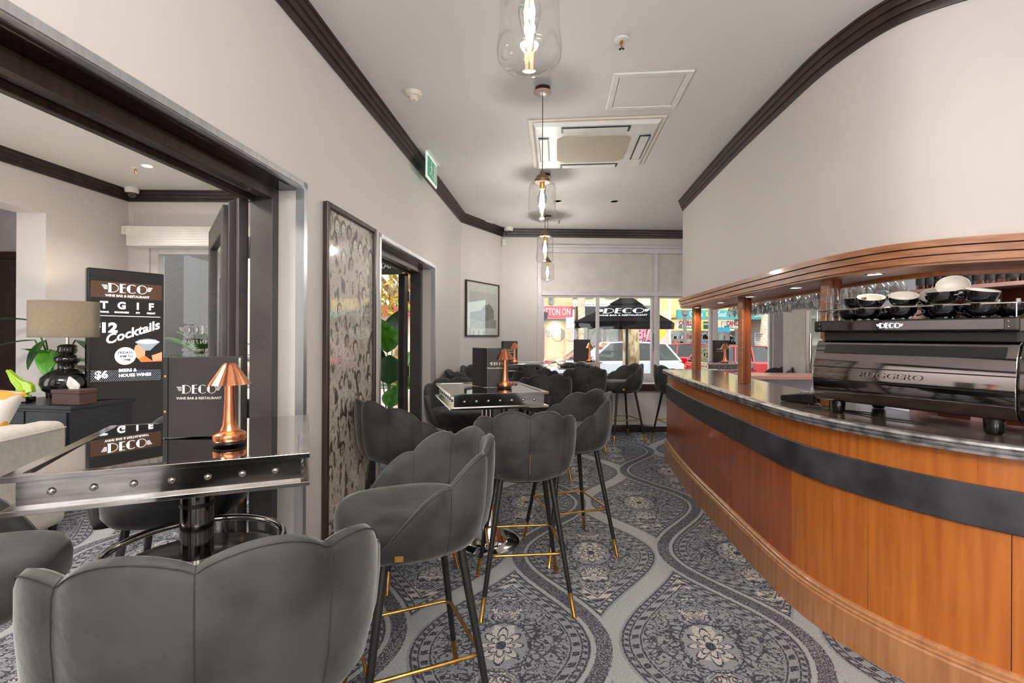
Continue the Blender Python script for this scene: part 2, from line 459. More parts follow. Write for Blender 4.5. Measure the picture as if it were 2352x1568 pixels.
    hn = nd.new('ShaderNodeTexNoise'); hn.inputs['Scale'].default_value = 400; lk.new(tcn.outputs['Object'], hn.inputs['Vector'])
    lk.new(hn.outputs[0], bp.inputs['Height']); lk.new(bp.outputs[0], b.inputs['Normal'])
    return m
CARPET = carpet()
# ---------------------------------------------------------------- the room shell
WA, WB = -1.172, .0895
def wx(Y): return WA + WB * Y
WN = Vector((-.996, .0891)); WD = Vector((.0891, .996))
def wl_(Y, t=0.): return (wx(Y) + WN.x * t, Y + WN.y * t)
def wbox(b, y0, y1, t0, t1, z0, z1):
    b.prism([wl_(y0, t0), wl_(y1, t0), wl_(y1, t1), wl_(y0, t1)], z0, z1); return b
D1 = (.1, 2.262); D2 = (3.258, 4.722); HEAD = 2.04
struct(MB().box((-6.2, -4.2, -.12), (6.3, 5.2, 0)).box((-1.62, 5.2, -.12), (4.3, 7.15, 0)).build('floor', CARPET))
struct(MB().box((-6.2, -4.2, CEIL), (6.3, 5.35, CEIL + .25)).box((-1.3, 5.35, CEIL), (6.3, 7.25, CEIL + .25)).build('ceiling', CEILM))
b = MB()
wbox(b, -4.1, D1[0], 0, .24, 0, CEIL); wbox(b, D1[1], D2[0], 0, .24, 0, CEIL); wbox(b, D2[1], 6.0, 0, .24, 0, CEIL)
wbox(b, D1[0], D1[1], 0, .24, HEAD, CEIL); wbox(b, D2[0], D2[1], 0, .24, HEAD - .03, CEIL)
struct(b.build('wall_left', WHITE))
# the short splayed wall and the street wall with its window
C1 = Vector((-.635, 6.0)); C2 = Vector((-.145, 6.87))
def by(X): return 6.87 + .028 * (X + .145)
n = Vector((-(C2 - C1).y, (C2 - C1).x)).normalized()
struct(MB().prism([tuple(C1), tuple(C2), tuple(C2 + n * .2 + Vector((0, .15))), tuple(C1 + n * .2)], 0, CEIL).build('wall_corner', WHITE))
def bbox(b, x0, x1, d0, d1, z0, z1):
    b.prism([(x0, by(x0) + d0), (x1, by(x1) + d0), (x1, by(x1) + d1), (x0, by(x0) + d1)], z0, z1); return b
WX0, WX1 = .385, 3.72
b = MB(); bbox(b, -.145, WX0, 0, .2, 0, CEIL); bbox(b, WX1 + .14, 4.15, 0, .2, 0, CEIL)
bbox(b, WX0, WX1 + .14, 0, .2, 0, .68); bbox(b, WX0, WX1 + .14, 0, .2, 2.6, CEIL)
struct(b.build('wall_back', WHITE))
# window frame: head, sill, mullions; two infill panels above, sliding sashes below
win = tag(bpy.data.objects.new('window_1', None)); COL.objects.link(win); win['kind'] = 'structure'
def fr_(x0, x1, z0, z1, d0=-.02, d1=.10, name='window_frame', m=WFRAME, bev=.004):
    return bbox(MB(), x0, x1, d0, d1, z0, z1).build(name, m, win, bevel=bev)
fr_(WX0 - .03, WX0 + .03, .68, 2.62); fr_(WX0 + .03, WX1, 2.53, 2.60, -.03); fr_(WX0 + .03, WX1, 1.925, 1.995, -.03)
fr_(WX0 + .03, WX1, .70, .78, -.035); fr_(WX0 + .03, WX1, 2.60, 2.635, -.045, .05)
fr_(WX1, WX1 + .14, .68, 2.62, -.04, .12)
MUL = [2.01, 2.85]
for mx in MUL:
    fr_(mx, mx + .055, .78, 1.925, -.03); fr_(mx, mx + .055, 1.995, 2.53, -.02)
xs = [WX0 + .03] + MUL + [WX1]
for i in range(3):
    x0 = xs[i] + (.055 if i else 0); x1 = xs[i + 1]
    fr_(x0, x1, 1.995, 2.53, .02, .05, 'infill_panel', PANELW, 0)
    fr_(x0, x1, 1.90, 1.925, 0, .05, 'sash'); fr_(x0, x1, .78, .83, 0, .05, 'sash'); fr_(x0, x0 + .035, .83, 1.90, 0, .05, 'sash'); fr_(x1 - .035, x1, .83, 1.90, 0, .05, 'sash')
    fr_(x0 + .03, x1 - .03, .82, 1.91, .024, .028, 'pane', GLASS, 0)
fr_(1.19, 1.235, .83, 1.90, -.01, .05, 'sash')
fr_(1.965, 1.985, 1.16, 1.42, -.045, -.01, 'handle', STEEL, .003)
tag(bbox(MB(), WX0 - .03, 4.05, -.05, .0, .585, .68).build('trim_1', BROWN, bevel=.006), kind='structure')
# mirrored wordmark on the panes, read from the street
def bpt(x, z, d=.02): return (x, by(x) + d, z)
for cx, cz, w in ((.92, 1.375, .95), (3.1, 1.34, 1.0)):
    o = logo(w, INKW, win, frame(bpt(cx, cz, .022), (-1, -.028, 0)), 'window_lettering')
# right-hand return, grey kitchen wall behind the bar
struct(MB().box((4.05, 6.3, 0), (4.2, 7.15, CEIL)).box((4.05, 6.15, 0), (6.2, 6.3, CEIL)).build('wall_service', GREYP))
struct(MB().box((6.1, -4.1, 0), (6.3, 6.3, CEIL)).build('wall_right', WHITE))
b = MB().box((-6.2, -4.2, 0), (-3.6, -4.0, CEIL)).box((4.4, -4.2, 0), (6.2, -4.0, CEIL)).box((-3.6, -4.2, 2.5), (4.4, -4.0, CEIL)).box((-3.6, -4.2, 0), (4.4, -4.0, .3)).box((-1.6, -4.2, .3), (-1.35, -4.0, 2.5))
struct(b.build('wall_front', WHITE))
# ---- bulkhead above the bar: curved wall hanging from the ceiling
BULK = crom([(1.885, 5.40), (1.79, 4.5), (1.712, 3.72), (1.655, 2.95), (1.638, 2.60), (1.655, 2.36), (1.70, 2.18), (1.79, 2.06), (1.93, 1.965), (2.2, 1.85), (2.6, 1.76), (3.3, 1.70)], 8)
FT, FB = 1.768, 1.672
nb = normals(BULK)   # travel is towards the camera: left of travel is into the bar (+x)
BS = 1 if nb[10].x > 0 else -1   # sign that points INTO the bar
struct(sweep(MB(), BULK, [(.0, FT - .02), (.0, CEIL), (.12, CEIL), (.12, FT - .02)], BS).fix().build('wall_bulkhead', WHITE, smooth=40))
# ---- cornices
PR = [(a * .56, b) for a, b in [(0, -.113), (-.016, -.113), (-.022, -.104), (-.024, -.079), (-.042, -.077), (-.048, -.068), (-.05, -.045), (-.066, -.043), (-.072, -.034), (-.074, -.012), (-.088, -.010), (-.094, 0), (0, 0)]]
def cornice(name, pts, sgn, z=CEIL, dense=False):
    path = pts if dense else [Vector(p) for p in pts]
    if dense:
        b = sweep(MB(), path, [(o, z + h) for o, h in PR], sgn)
    else:  # mitred polyline
        b = MB(); rings = []
        for i, p in enumerate(path):
            t0 = (path[i] - path[i - 1]).normalized() if i else None; t1 = (path[i + 1] - path[i]).normalized() if i < len(path) - 1 else None
            n0 = Vector((-t0.y, t0.x)) if t0 else None; n1 = Vector((-t1.y, t1.x)) if t1 else None
            if n0 is None: nn_ = n1
            elif n1 is None: nn_ = n0
            else: nn_ = (n0 + n1).normalized(); nn_ = nn_ / max(.2, nn_.dot(n0))
            rings.append([(p.x + nn_.x * o * sgn, p.y + nn_.y * o * sgn, z + h) for o, h in PR])
        b.loft(rings, True, True)
    return struct(b.fix().build(name, CORN, smooth=30))
e = .004
cornice('trim_2', [(wx(-4) + e, -4), (wx(6.0) + e, 6.0), (C2.x + e, C2.y - e), (4.04, by(4.04) - e)], 1)
cornice('trim_3', BULK, BS, dense=True)
# ---- skirtings
def skirt(name, pts, sgn, h=.1, t=.018, m=BROWN):
    path = [Vector(p) for p in pts]; rings = []
    pr = [(0, 0), (-t, 0), (-t, h - .02), (-t * .5, h), (0, h)]
    for i, p in enumerate(path):
        t0 = (path[i] - path[i - 1]).normalized() if i else None; t1 = (path[i + 1] - path[i]).normalized() if i < len(path) - 1 else None
        n0 = Vector((-t0.y, t0.x)) if t0 else None; n1 = Vector((-t1.y, t1.x)) if t1 else None
        nn_ = n1 if n0 is None else n0 if n1 is None else (n0 + n1).normalized() / max(.2, (n0 + n1).normalized().dot(n0))
        rings.append([(p.x + nn_.x * o * sgn, p.y + nn_.y * o * sgn, z + .001) for o, z in pr])
    return struct(MB().loft(rings, True, True).fix().build(name, m))
skirt('baseboard_back', [(wx(4.76) + e, 4.76), (wx(6.0) + e, 6.0), (C2.x + e, C2.y - e), (4.04, by(4.04) - e)], 1)
skirt('baseboard_left', [(wx(2.30) + e, 2.30), (wx(3.22) + e, 3.22)], 1)
# ---- door openings: steel angle, dark timber lining, folded leaves
def opening(n, y0, y1, head, far_only=False):
    root = bpy.data.objects.new('door_%d' % n, None); COL.objects.link(root); root['kind'] = 'structure'
    b = MB()
    for ya, yb in ((y1 - .004, y1 + .026), (y0 - .026, y0 + .004)):
        wbox(b, ya, yb, -.005, 0, 0, head + .026)
    wbox(b, y0 - .026, y1 + .026, -.005, 0, head, head + .026)
    wbox(b, y1 - .004, y1, 0, .035, 0, head); wbox(b, y0, y0 + .004, 0, .035, 0, head); wbox(b, y0, y1, 0, .035, head - .004, head)
    b.build('steel_angle', STEEL, root)
    b = MB(); wbox(b, y1 - .05, y1, .12, .23, 0, head); wbox(b, y0, y0 + .05, .12, .23, 0, head); b.build('jamb', CHAR, root, bevel=.004)
    wbox(MB(), y0, y1, .035, .12, head - .012, head - .001).build('head_lining', DCHROME, root)
    b = MB(); wbox(b, y0 + .05, y1 - .05, .12, .16, head - .06, head); b.build('head_rail', BROWN, root, bevel=.003)
    b = MB(); wbox(b, y0 + .05, y1 - .05, .175, .20, head - .05, head - .02); b.build('track', STEEL, root)
    b = MB(); wbox(b, y0 + .05, y1 - .05, .205, .235, head - .075, head); b.build('head_rail', BROWN, root, bevel=.003)
    return root
dr1 = opening(1, D1[0], D1[1], HEAD)
dr2 = opening(2, D2[0], D2[1], HEAD - .03)
def leaf_door(p0, p1, h, parent, thick=.045, name='door_leaf'):
    """one leaf of the folding door: stiles, rails, a tall glass pane and hinges"""
    p0 = Vector(p0); p1 = Vector(p1); d = p1 - p0; L = d.length
    M = Matrix.Translation((p0.x, p0.y, .01)) @ Matrix.Rotation(math.atan2(d.y, d.x), 4, 'Z')
    b = MB(); s_ = .09
    b.box((0, -thick / 2, 0), (s_, thick / 2, h)).box((L - s_, -thick / 2, 0), (L, thick / 2, h))
    b.box((s_, -thick / 2, 0), (L - s_, thick / 2, .22)).box((s_, -thick / 2, h - .12), (L - s_, thick / 2, h)).box((s_, -thick / 2, .86), (L - s_, thick / 2, .94))
    o = b.build(name, CHAR, parent, bevel=.004, mw=M)
    g = MB().box((s_, -.003, .22), (L - s_, .003, .86)).box((s_, -.003, .94), (L - s_, .003, h - .12)).build('pane', GLASS, o)
    hb = MB()
    for z in (.25, 1.0, h - .22):
        hb.box((-.004, -thick / 2 - .004, z - .05), (.03, -thick / 2, z + .05)); hb.lathe([(.006, z - .05), (.006, z + .05)], 8, Matrix.Translation((-.004, -thick / 2 - .002, 0)))
    hb.build('hinge', DCHROME, o)
    return o
leaf_door(wl_(2.215, .262), (-1.32, 2.30), 1.97, dr1)
leaf_door((-1.345, 2.305), (-1.80, 2.93), 1.96, dr1)
leaf_door(wl_(4.66, .262), (wl_(4.66, .262)[0] - .075, 4.74), 1.94, dr2)
leaf_door((-1.09, 4.78), (-1.20, 5.30), 1.93, dr2)
# ---------------------------------------------------------------- lounge shell
LC = (-4.046, 5.164)
def lx(Y): return -4.455 + .0790 * Y
b = MB()
b.prism([(lx(4.30), 4.30), (lx(5.18), 5.18), (lx(5.18) - .26, 5.18), (lx(4.30) - .26, 4.30)], 0, CEIL)
b.prism([(lx(2.9), 2.9), (lx(4.30), 4.30), (lx(4.30) - .26, 4.30), (lx(2.9) - .26, 2.9)], 2.42, CEIL)
b.prism([(lx(-4.1), -4.1), (lx(2.9), 2.9), (lx(2.9) - .22, 2.9), (lx(-4.1) - .22, -4.1)], 0, CEIL)
struct(b.build('wall_lounge', WHITE))
LY = 5.14
b = MB().box((-4.25, LY, 0), (-3.83, LY + .2, CEIL)).box((-3.83, LY, 2.28), (-2.35, LY + .2, CEIL)).box((-3.83, LY, 0), (-2.35, LY + .2, .42))
struct(b.build('wall_lounge_street', WHITE))
P0 = Vector((-2.35, LY + .1)); P1 = Vector(wl_(2.62, .24))
dn = (P1 - P0).normalized(); nn = Vector((-dn.y, dn.x)) * .06
struct(MB().prism([tuple(P0 + nn), tuple(P1 + nn), tuple(P1 - nn), tuple(P0 - nn)], 0, CEIL).build('wall_lounge_porch', WHITE))
struct(MB().box((-6.19, 2.6, 0), (-6.0, 5.2, CEIL)).box((-6.19, 5.2, 0), (-4.26, 5.34, CEIL)).build('wall_passage', mat('passage_paint', (190, 184, 182), .6)))
cornice('trim_4', [(lx(-4), -4), (LC[0] + .002, LY - e), (-2.36, LY - e), tuple(P1 - nn * 1.1)], 1)
win2 = tag(bpy.data.objects.new('window_2', None)); COL.objects.link(win2); win2['kind'] = 'structure'
b = MB().box((-3.83, LY + .02, .42), (-3.75, LY + .12, 2.28)).box((-3.09, LY + .02, .42), (-3.03, LY + .12, 2.28)).box((-2.43, LY + .02, .42), (-2.35, LY + .12, 2.28)).box((-3.75, LY + .02, .42), (-2.43, LY + .12, .50)).box((-3.75, LY + .02, 2.20), (-2.43, LY + .12, 2.28))
b.build('window_frame', WFRAME, win2, bevel=.004)
MB().box((-3.75, LY + .06, .50), (-3.09, LY + .066, 2.20)).build('pane', GLASS, win2)
MB().box((-3.03, LY + .06, .50), (-2.43, LY + .066, 2.20)).build('pane', GLASS, win2)
logo(.40, INKW, win2, frame((-3.35, LY + .055, 1.40), (-1, 0, 0)), 'window_lettering')
for i, s_ in enumerate(['OPEN 7 DAYS', 'MON 7:00AM - 10PM', 'TUES 7:00AM - LATE', 'WED 7:00AM - LATE', 'THURS - SAT 7:00AM', 'SUNDAY 7:30AM']):
    text(s_, .055 if i == 0 else .038, INKW, win2, frame((-3.35, LY + .055, 1.27 - .055 * i - (.03 if i else 0)), (-1, 0, 0)), 'window_lettering')
# passage door seen past the opening
pd = bpy.data.objects.new('door_3', None); COL.objects.link(pd); pd['kind'] = 'structure'
MB().box((-5.85, 5.15, 0), (-4.85, 5.19, 2.14)).build('door_panel', BROWN, pd, bevel=.01)
MB().box((-5.93, 5.16, 0), (-5.85, 5.198, 2.22)).box((-4.85, 5.16, 0), (-4.77, 5.198, 2.22)).box((-5.85, 5.16, 2.14), (-4.85, 5.198, 2.22)).build('door_frame', CORN, pd, bevel=.006)
# ---------------------------------------------------------------- bar
BASE = crom([(1.72, 5.50), (1.615, 4.85), (1.535, 4.2), (1.485, 3.6), (1.448, 3.1), (1.425, 2.75), (1.418, 2.5), (1.437, 2.3), (1.49, 2.1), (1.575, 1.9), (1.71, 1.7), (1.93, 1.5), (2.3, 1.3), (2.9, 1.16)], 8)
BN = 1 if normals(BASE)[10].x > 0 else -1
bar = thing('bar_counter', 'long curved bar front of orange timber with a black band round it', 'bar counter')
bar.location = (0, 0, 0)
def bsweep(prof, name, m, par, path=BASE, smooth=35, bevel=0):
    return sweep(MB(), path, prof, BN).fix().build(name, m, par, smooth=smooth, bevel=bevel)
tot = plen(BASE)
def s_of_px(px):
    """arc length of the front where it crosses a sight line"""
    u = (px - 1176) / 1120; acc = 0; prev = None
    for i in range(len(BASE)):
        if i: acc += (BASE[i] - BASE[i - 1]).length
        r = BASE[i].x / BASE[i].y - u
        if prev is not None and prev < 0 <= r: return acc
        prev = r
    return tot
bsweep([(0, .0), (0, .150), (.006, .158), (.004, .166), (.012, .172), (.012, .184), (.020, .192), (.035, .196), (.09, .196), (.09, 0)], 'plinth', WOODP, bar)
J = [0] + [s_of_px(p) for p in (1563, 1605, 1663, 1746, 1801)] + [s_of_px(1801) + .46 * k for k in range(1, 9)]
J = [j for j in J if j < tot - .2] + [tot]
for i in range(len(J) - 1):
    seg = clip_path(BASE, J[i] + .0012, J[i + 1] - .0012)
    wm = WOOD_REFL if i < 5 else WOODO  # far panels carry the red reflection in their colour
    bsweep([(.033, .19), (.033, .678), (.055, .678), (.055, .19)], 'front_panel', wm, bar, seg)
J2 = [0] + [s_of_px(p) for p in (1585, 1633, 1663, 1746, 1871, 1956)] + [s_of_px(1956) + .42 * k for k in range(1, 7)]
J2 = [j for j in J2 if j < tot - .2] + [tot]
for i in range(len(J2) - 1):
    seg = clip_path(BASE, J2[i] + .0008, J2[i + 1] - .0008)
    bsweep([(.033, .826), (.033, .945), (.055, .945), (.055, .826)], 'top_panel', WOODO, bar, seg)
bsweep([(.018, .680), (.022, .676), (.055, .676), (.055, .828), (.022, .828), (.018, .824)], 'band', BAND, bar)
bsweep([(.056, .0), (.056, .945), (.075, .945), (.075, 0)], 'carcass', BROWN, bar)
pe = BASE[0]
MB().box((pe.x + .03, pe.y - .03, 0), (pe.x + .60, pe.y, .945)).build('end_panel', WOOD_REFL, bar)
top = thing('bar_worktop', 'dark laminate bar worktop with a ribbed worn metal edge', 'worktop', (0, 0, 0))
bsweep([(.02, .948), (.02, .984), (.60, .984), (.60, .948)], 'surface', BARTOP, top)
bsweep([(-.010, .944), (-.012, .954), (-.006, .957), (-.014, .960), (-.016, .970), (-.010, .973), (-.018, .977), (-.018, .986), (-.012, .9895), (.025, .9895), (.025, .985), (.0195, .984), (.0195, .944)], 'metal_edge', ZINC, top, smooth=60)
MB().box((pe.x - .015, pe.y - .005, .944), (pe.x + .60, pe.y + .016, .9895)).build('metal_edge', ZINC, top, bevel=.003)
WT = .985
# posts carrying the canopy
for i, (x, y, lab) in enumerate(((2.01, 5.30, 'slim timber post at the far end of the bar worktop'), (1.865, 3.90, 'timber post on the bar worktop beside the hanging wine glasses'), (1.745, 2.66, 'timber post behind the espresso machine glasses'))):
    p = thing('bar_post', lab, 'post', (x, y, WT), R(-4 + i * 2), 'timber posts on the bar')
    p.rotation_euler.z = R(4)
    MB().box((-.032, -.034, .001), (.032, .034, FB - WT - .002)).build('shaft', POSTW, p, bevel=.003)
    MB().box((-.014, -.040, .001), (.014, -.035, FB - WT - .002)).build('face_strip', POSTW, p, bevel=.003)
    b = MB().box((-.042, -.034, 0.0005), (-.033, .034, FB - WT - .002)); b.build('edge_strip', WOODF, p, bevel=.003)
# canopy: three stepped fascia boards, soffit board, inner beam, downlights
can = thing('bar_canopy', 'curved timber canopy of stepped boards hanging over the bar', 'canopy', (0, 0, 0))
h3 = (FT - FB) / 3
for k in range(3):
    z1 = FT - k * h3; z0 = z1 - h3 + .004; o = -.045 + .011 * k
    sweep(MB(), BULK, [(o, z0), (o, z1), (.02, z1), (.02, z0)], BS).fix().build('fascia_board', WOODF, can, smooth=35)
sweep(MB(), BULK, [(-.012, FB - .006), (-.012, FB + .004), (.30, FB + .004), (.30, FB - .006)], BS).fix().build('soffit_board', WOODF, can, smooth=35)
sweep(MB(), BULK, [(.30, FB - .022), (.30, FB + .10), (.345, FB + .10), (.345, FB - .022)], BS).fix().build('inner_beam', WOODO, can, smooth=35)
for (px, py) in ((1600, 702), (1651, 692), (1720, 677), (1824, 657), (2010, 627)):
    u = (px - 1176) / 1120; Y = (FB - CAM_H) * 1120 / (772.5 - py + (px - 1176) * .0052 - 1)
    # nearest soffit point on the sight line, 9 cm in from the edge
    best = min(range(len(BULK)), key=lambda i: abs((BULK[i].x + .10) / BULK[i].y - u)); x, y = BULK[best].x + .10, BULK[best].y
    d = thing('recessed_downlight', None, None, (x, y, FB - .007)); d.parent = can
    d.name = 'downlight'
    MB().lathe([(.030, -.001), (.040, -.004), (.044, -.001), (.044, .003)], 20).build('trim_ring', CHROME, d, smooth=40)
    MB().lathe([(0, -.0015), (.0285, -.0015), (.0285, .002), (0, .002)], 20).build('lens', LEDM, d)
    l = bpy.data.lights.new('bar_spot', 'SPOT'); l.energy = 8; l.color = (1, .82, .58); l.spot_size = R(140); l.spot_blend = .8; l.shadow_soft_size = .03
    o = bpy.data.objects.new('bar_spot', l); COL.objects.link(o); o.location = (x, y, FB - .02)
# ---------------------------------------------------------------- back of the bar
sb = thing('service_bench', 'mauve-edged bench top behind the bar by the window', 'bench', (0, 0, 0))
MB().box((2.42, 4.95, .925), (3.30, 5.35, .965)).build('bench_top', mat('bench_laminate', (176, 128, 118), .3), sb, bevel=.004)
MB().box((2.45, 5.30, 0), (3.27, 5.33, .925)).build('bench_panel', GREYP, sb)
fr_thing = thing('display_fridge', 'tall glass-door display fridge with white frame behind the bar', 'fridge', (0, 0, 0))
fx0, fx1, fy0, fy1 = 2.98, 3.56, 4.85, 5.28
fx0, fx1, fy0, fy1 = 3.40, 4.0, 5.60, 6.12
fb = MB().box((fx0, fy1 - .03, .08), (fx1, fy1, 1.95)).box((fx0, fy0 + .05, .08), (fx0 + .03, fy1 - .03, 1.95)).box((fx1 - .03, fy0 + .05, .08), (fx1, fy1 - .03, 1.95)).box((fx0, fy0 + .05, 1.92), (fx1, fy1, 1.98)).box((fx0, fy0 + .05, 0.02), (fx1, fy1, .1))
fb.build('cabinet', WPLAST, fr_thing, bevel=.005)
dfr = MB().box((fx0, fy0, .12), (fx0 + .04, fy0 + .045, 1.92)).box((fx1 - .04, fy0, .12), (fx1, fy0 + .045, 1.92)).box((fx0 + .04, fy0, .12), (fx1 - .04, fy0 + .045, .18)).box((fx0 + .04, fy0, 1.86), (fx1 - .04, fy0 + .045, 1.92)).build('door', STEEL, fr_thing, bevel=.004)
MB().box((fx0 + .04, fy0 + .02, .18), (fx1 - .04, fy0 + .026, 1.86)).build('pane', GLASS, dfr)
MB().box((fx0 + .012, fy0 - .03, .9), (fx0 + .03, fy0, 1.4)).build('handle', CHROME, dfr, bevel=.004)
for k in range(5):
    z = .3 + .32 * k
    MB().box((fx0 + .035, fy0 + .07, z), (fx1 - .035, fy1 - .04, z + .008)).build('shelf', WPLAST, fr_thing)
# angled bottle shelves
S0, S1 = Vector((4.06, 4.98)), Vector((4.34, 3.95)); SL = (S1 - S0).length; SA = math.atan2(S1.y - S0.y, S1.x - S0.x)
sh = thing('bottle_shelves', 'mauve-framed open shelving with red-brown insides full of bottles', 'shelving', (S0.x, S0.y, 0), SA)
SD = .34; LEV = [1.845, 1.385, .95]
# local x runs along the front, local +y goes back into the wall
for z in LEV: MB().box((0, 0, z - .035), (SL + .6, SD, z)).build('shelf', SHELFW, sh, bevel=.002)
for x in (0, SL * .5, SL + .06, SL + .6): MB().box((x, .001, 0.001), (x + .04, SD, LEV[0] - .036)).build('upright', SHELFW, sh, bevel=.002)
MB().box((0, SD, 0), (SL + .64, SD + .02, 2.3)).build('back_board', REDW, sh)
bottle_cache = {}
def bottle(kind):
    prof = {'wine': [(0, 0), (.036, 0), (.037, .01), (.037, .18), (.030, .205), (.014, .235), (.0135, .30), (.0145, .302), (.0145, .315), (0, .315)],
            'spirit': [(0, 0), (.040, 0), (.042, .01), (.042, .15), (.036, .175), (.014, .20), (.014, .235), (0, .235)],
            'squat': [(0, 0), (.05, 0), (.052, .01), (.052, .10), (.03, .135), (.015, .15), (.015, .19), (0, .19)]}[kind]
    return prof
BG = {c: thinglass('bottle_glass_%s' % c, t, .4, add=.08) for c, t in (('clear', (225, 232, 230)), ('green', (50, 80, 40)), ('amber', (150, 84, 30)))}
CAPC = [mat('silver_cap', (200, 196, 200), .3, .6), mat('blue_cap', (60, 80, 150), .35), mat('black_cap', (24, 22, 22), .35), mat('white_cap', (225, 222, 220), .4)]
LABM = [mat('white_label', (228, 224, 218), .6), mat('cream_label', (206, 188, 150), .6), mat('black_label', (30, 28, 28), .5)]
bottle_src = {}
SHM = Matrix.Translation((S0.x, S0.y, 0)) @ Matrix.Rotation(SA, 4, 'Z')
def put_bottle(x, y, z, kind, glass, cap, labm, label, group):
    key = (kind, glass, cap, labm)
    w = SHM @ Vector((x, y, z))
    if key not in bottle_src:
        t = thing('bottle', label, 'bottle', w, 0, group)
        pr = bottle(kind); MB().lathe(pr, 16).build('glass_body', BG[glass], t, smooth=40)
        top_ = pr[-1][1]; r = pr[-2][0]
        MB().lathe([(r + .0015, top_ - .045), (r + .0015, top_ + .002), (0, top_ + .003)], 14).build('cap', CAPC[cap], t, smooth=40)
        rr = pr[3][0]; MB().lathe([(rr + .0008, .04), (rr + .0008, .115)], 16, cap=False).build('label', LABM[labm], t, smooth=60)
        bottle_src[key] = t
    else:
        t = dup(bottle_src[key], w, label=label, group=group)
    return t
import itertools
lowb = [(.50, 'wine', 'clear', 3, 0, 'clear bottle with a white cap beside the shelf divider'), (.63, 'wine', 'green', 0, 0, 'green wine bottle with a silver cap next to the divider bottle'),
        (.77, 'wine', 'clear', 3, 0, 'tall clear bottle with white cap and white label, third from the divider'), (.88, 'wine', 'green', 3, 0, 'green wine bottle with a white cap near the edge of the picture'),
        (.99, 'wine', 'clear', 3, 0, 'clear bottle with white cap and label above the coffee grinder')]
for x, k_, g_, c_, l_, lab in lowb: put_bottle(x + .06, .09, LEV[1] + .001 + (.0), k_, g_, c_, l_, lab, 'bottles on the middle shelf')
for i, x in enumerate((.10, .2, .30, .41)):
    put_bottle(x, .12, LEV[1] + .001, 'spirit', ('amber', 'clear')[i % 2], (1, 2, 0, 2)[i], (1, 0, 2, 1)[i], ['amber spirit bottle with a blue cap on the left shelf bay', 'clear spirit bottle with a black cap on the left shelf bay', 'amber spirit bottle with a silver cap on the left shelf bay', 'clear spirit bottle with cream label beside the shelf divider'][i], 'spirits in the left bay of the middle shelf')
for i in range(13):
    put_bottle(.07 + i * .083, .07, LEV[0] + .001, ('squat', 'spirit', 'wine')[i % 3], ('amber', 'green', 'clear')[(i // 3) % 3], 2, 2, '%s %s bottle on the top shelf with a %s label, only its foot in sight' % (('squat', 'straight', 'tall')[i % 3], ('amber', 'green', 'clear')[(i // 3) % 3], 'black'), 'bottles on the top shelf')
# ---------------------------------------------------------------- hanging wine glasses
wg = thing('hanging_wine_glass', 'upturned wine glass hanging under the canopy beam', 'wine glass', (0, 0, 0), 0, 'wine glasses hanging behind the bar')
MB().lathe([(.0, 0), (.034, -.002), (.034, -.004), (.005, -.012), (.004, -.085), (.018, -.10), (.036, -.125), (.041, -.155), (.037, -.185), (.032, -.205), (.0305, -.205), (.0355, -.185), (.0395, -.155), (.0345, -.126), (.016, -.102), (0, -.099)], 14, cap=False).build('glass_body', VGLASS, wg, smooth=50)
rk = thing('glass_rack', 'dark metal rack of rails under the canopy beam', 'rack', (0, 0, 0))
g0 = 0
BS_path = clip_path(BULK, .25, 2.85)
RZ = FB + .10
rb_ = MB(); sweep(rb_, BS_path, [(.40, RZ), (.40, RZ + .008), (.408, RZ + .008), (.408, RZ)], BS); sweep(rb_, BS_path, [(.49, RZ), (.49, RZ + .008), (.498, RZ + .008), (.498, RZ)], BS)
rb_.fix().build('rail', DCHROME, rk)
rb2 = MB()
for q in (.5, 1.5, 2.5):
    pp = clip_path(BULK, q, q + .05)[0]; rb2.box((pp.x + .36, pp.y - .01, RZ + .008), (pp.x + .53, pp.y + .01, RZ + .02)).box((pp.x + .44, pp.y - .01, RZ + .02), (pp.x + .46, pp.y + .01, RZ + .12))
rb2.build('bracket', DCHROME, rk)
for row in range(2):
    for i in range(27):
        s_ = .42 + i * .088 + row * .04
        p = clip_path(BULK, s_, s_ + .02)[0]; o_ = .405 + .09 * row
        zone = ('by the far timber post', 'beside the middle timber post', 'over the card terminal', 'next to the post behind the machine')[min(3, i // 7)]
        lab = 'upturned wine glass in the %s hanging row, %s' % (('front', 'rear')[row], zone)
        loc = (p.x + o_ + .0, p.y, RZ - .003 + rnd.uniform(-.008, .008))
        if g0 == 0: wg.location = loc; g0 = 1; wg['label'] = lab
        else: dup(wg, loc, rot=(R(rnd.uniform(-9, 9)), R(rnd.uniform(-9, 9)), 0), label=lab)
# ---------------------------------------------------------------- espresso machine
ML = Vector((1.629, 2.436)); MRt = Vector((1.889, 1.908)); md = (MRt - ML).normalized()
mc = (ML + MRt) / 2
MA = math.atan2(md.y, md.x)      # local x runs from left foot to right foot; local -y faces the customer
em = thing('espresso_machine', 'glossy black espresso machine with lit name strip on the bar', 'espresso machine', (mc.x, mc.y, WT), MA)
HL = .37
def mach(prof, name, m, x0=-HL, x1=HL, par=em, smooth=35, bevel=0, taper=None):
    xs_ = [x0, x1]; return MB().loft([[(x, y, z) for y, z in prof] for x in xs_]).fix().build(name, m, par, smooth=smooth, bevel=bevel)
body = [(-.030, .362), (-.048, .345), (-.066, .30), (-.078, .24), (-.083, .18), (-.080, .12), (-.066, .075), (-.05, .062), (.42, .062), (.42, .362)]
mach(body, 'back_panel', mat('machine_gloss_panel', (150, 142, 143), .055, 1., rgb2=(140, 133, 134), scale=2, coat=.5), -HL, HL + .015, smooth=50, bevel=.006)
mach([(-.030, .300), (-.0655, .335), (-.0755, .30), (-.03, .29)], 'upper_recess', BLACKG, -HL + .045, HL - .03) if False else None
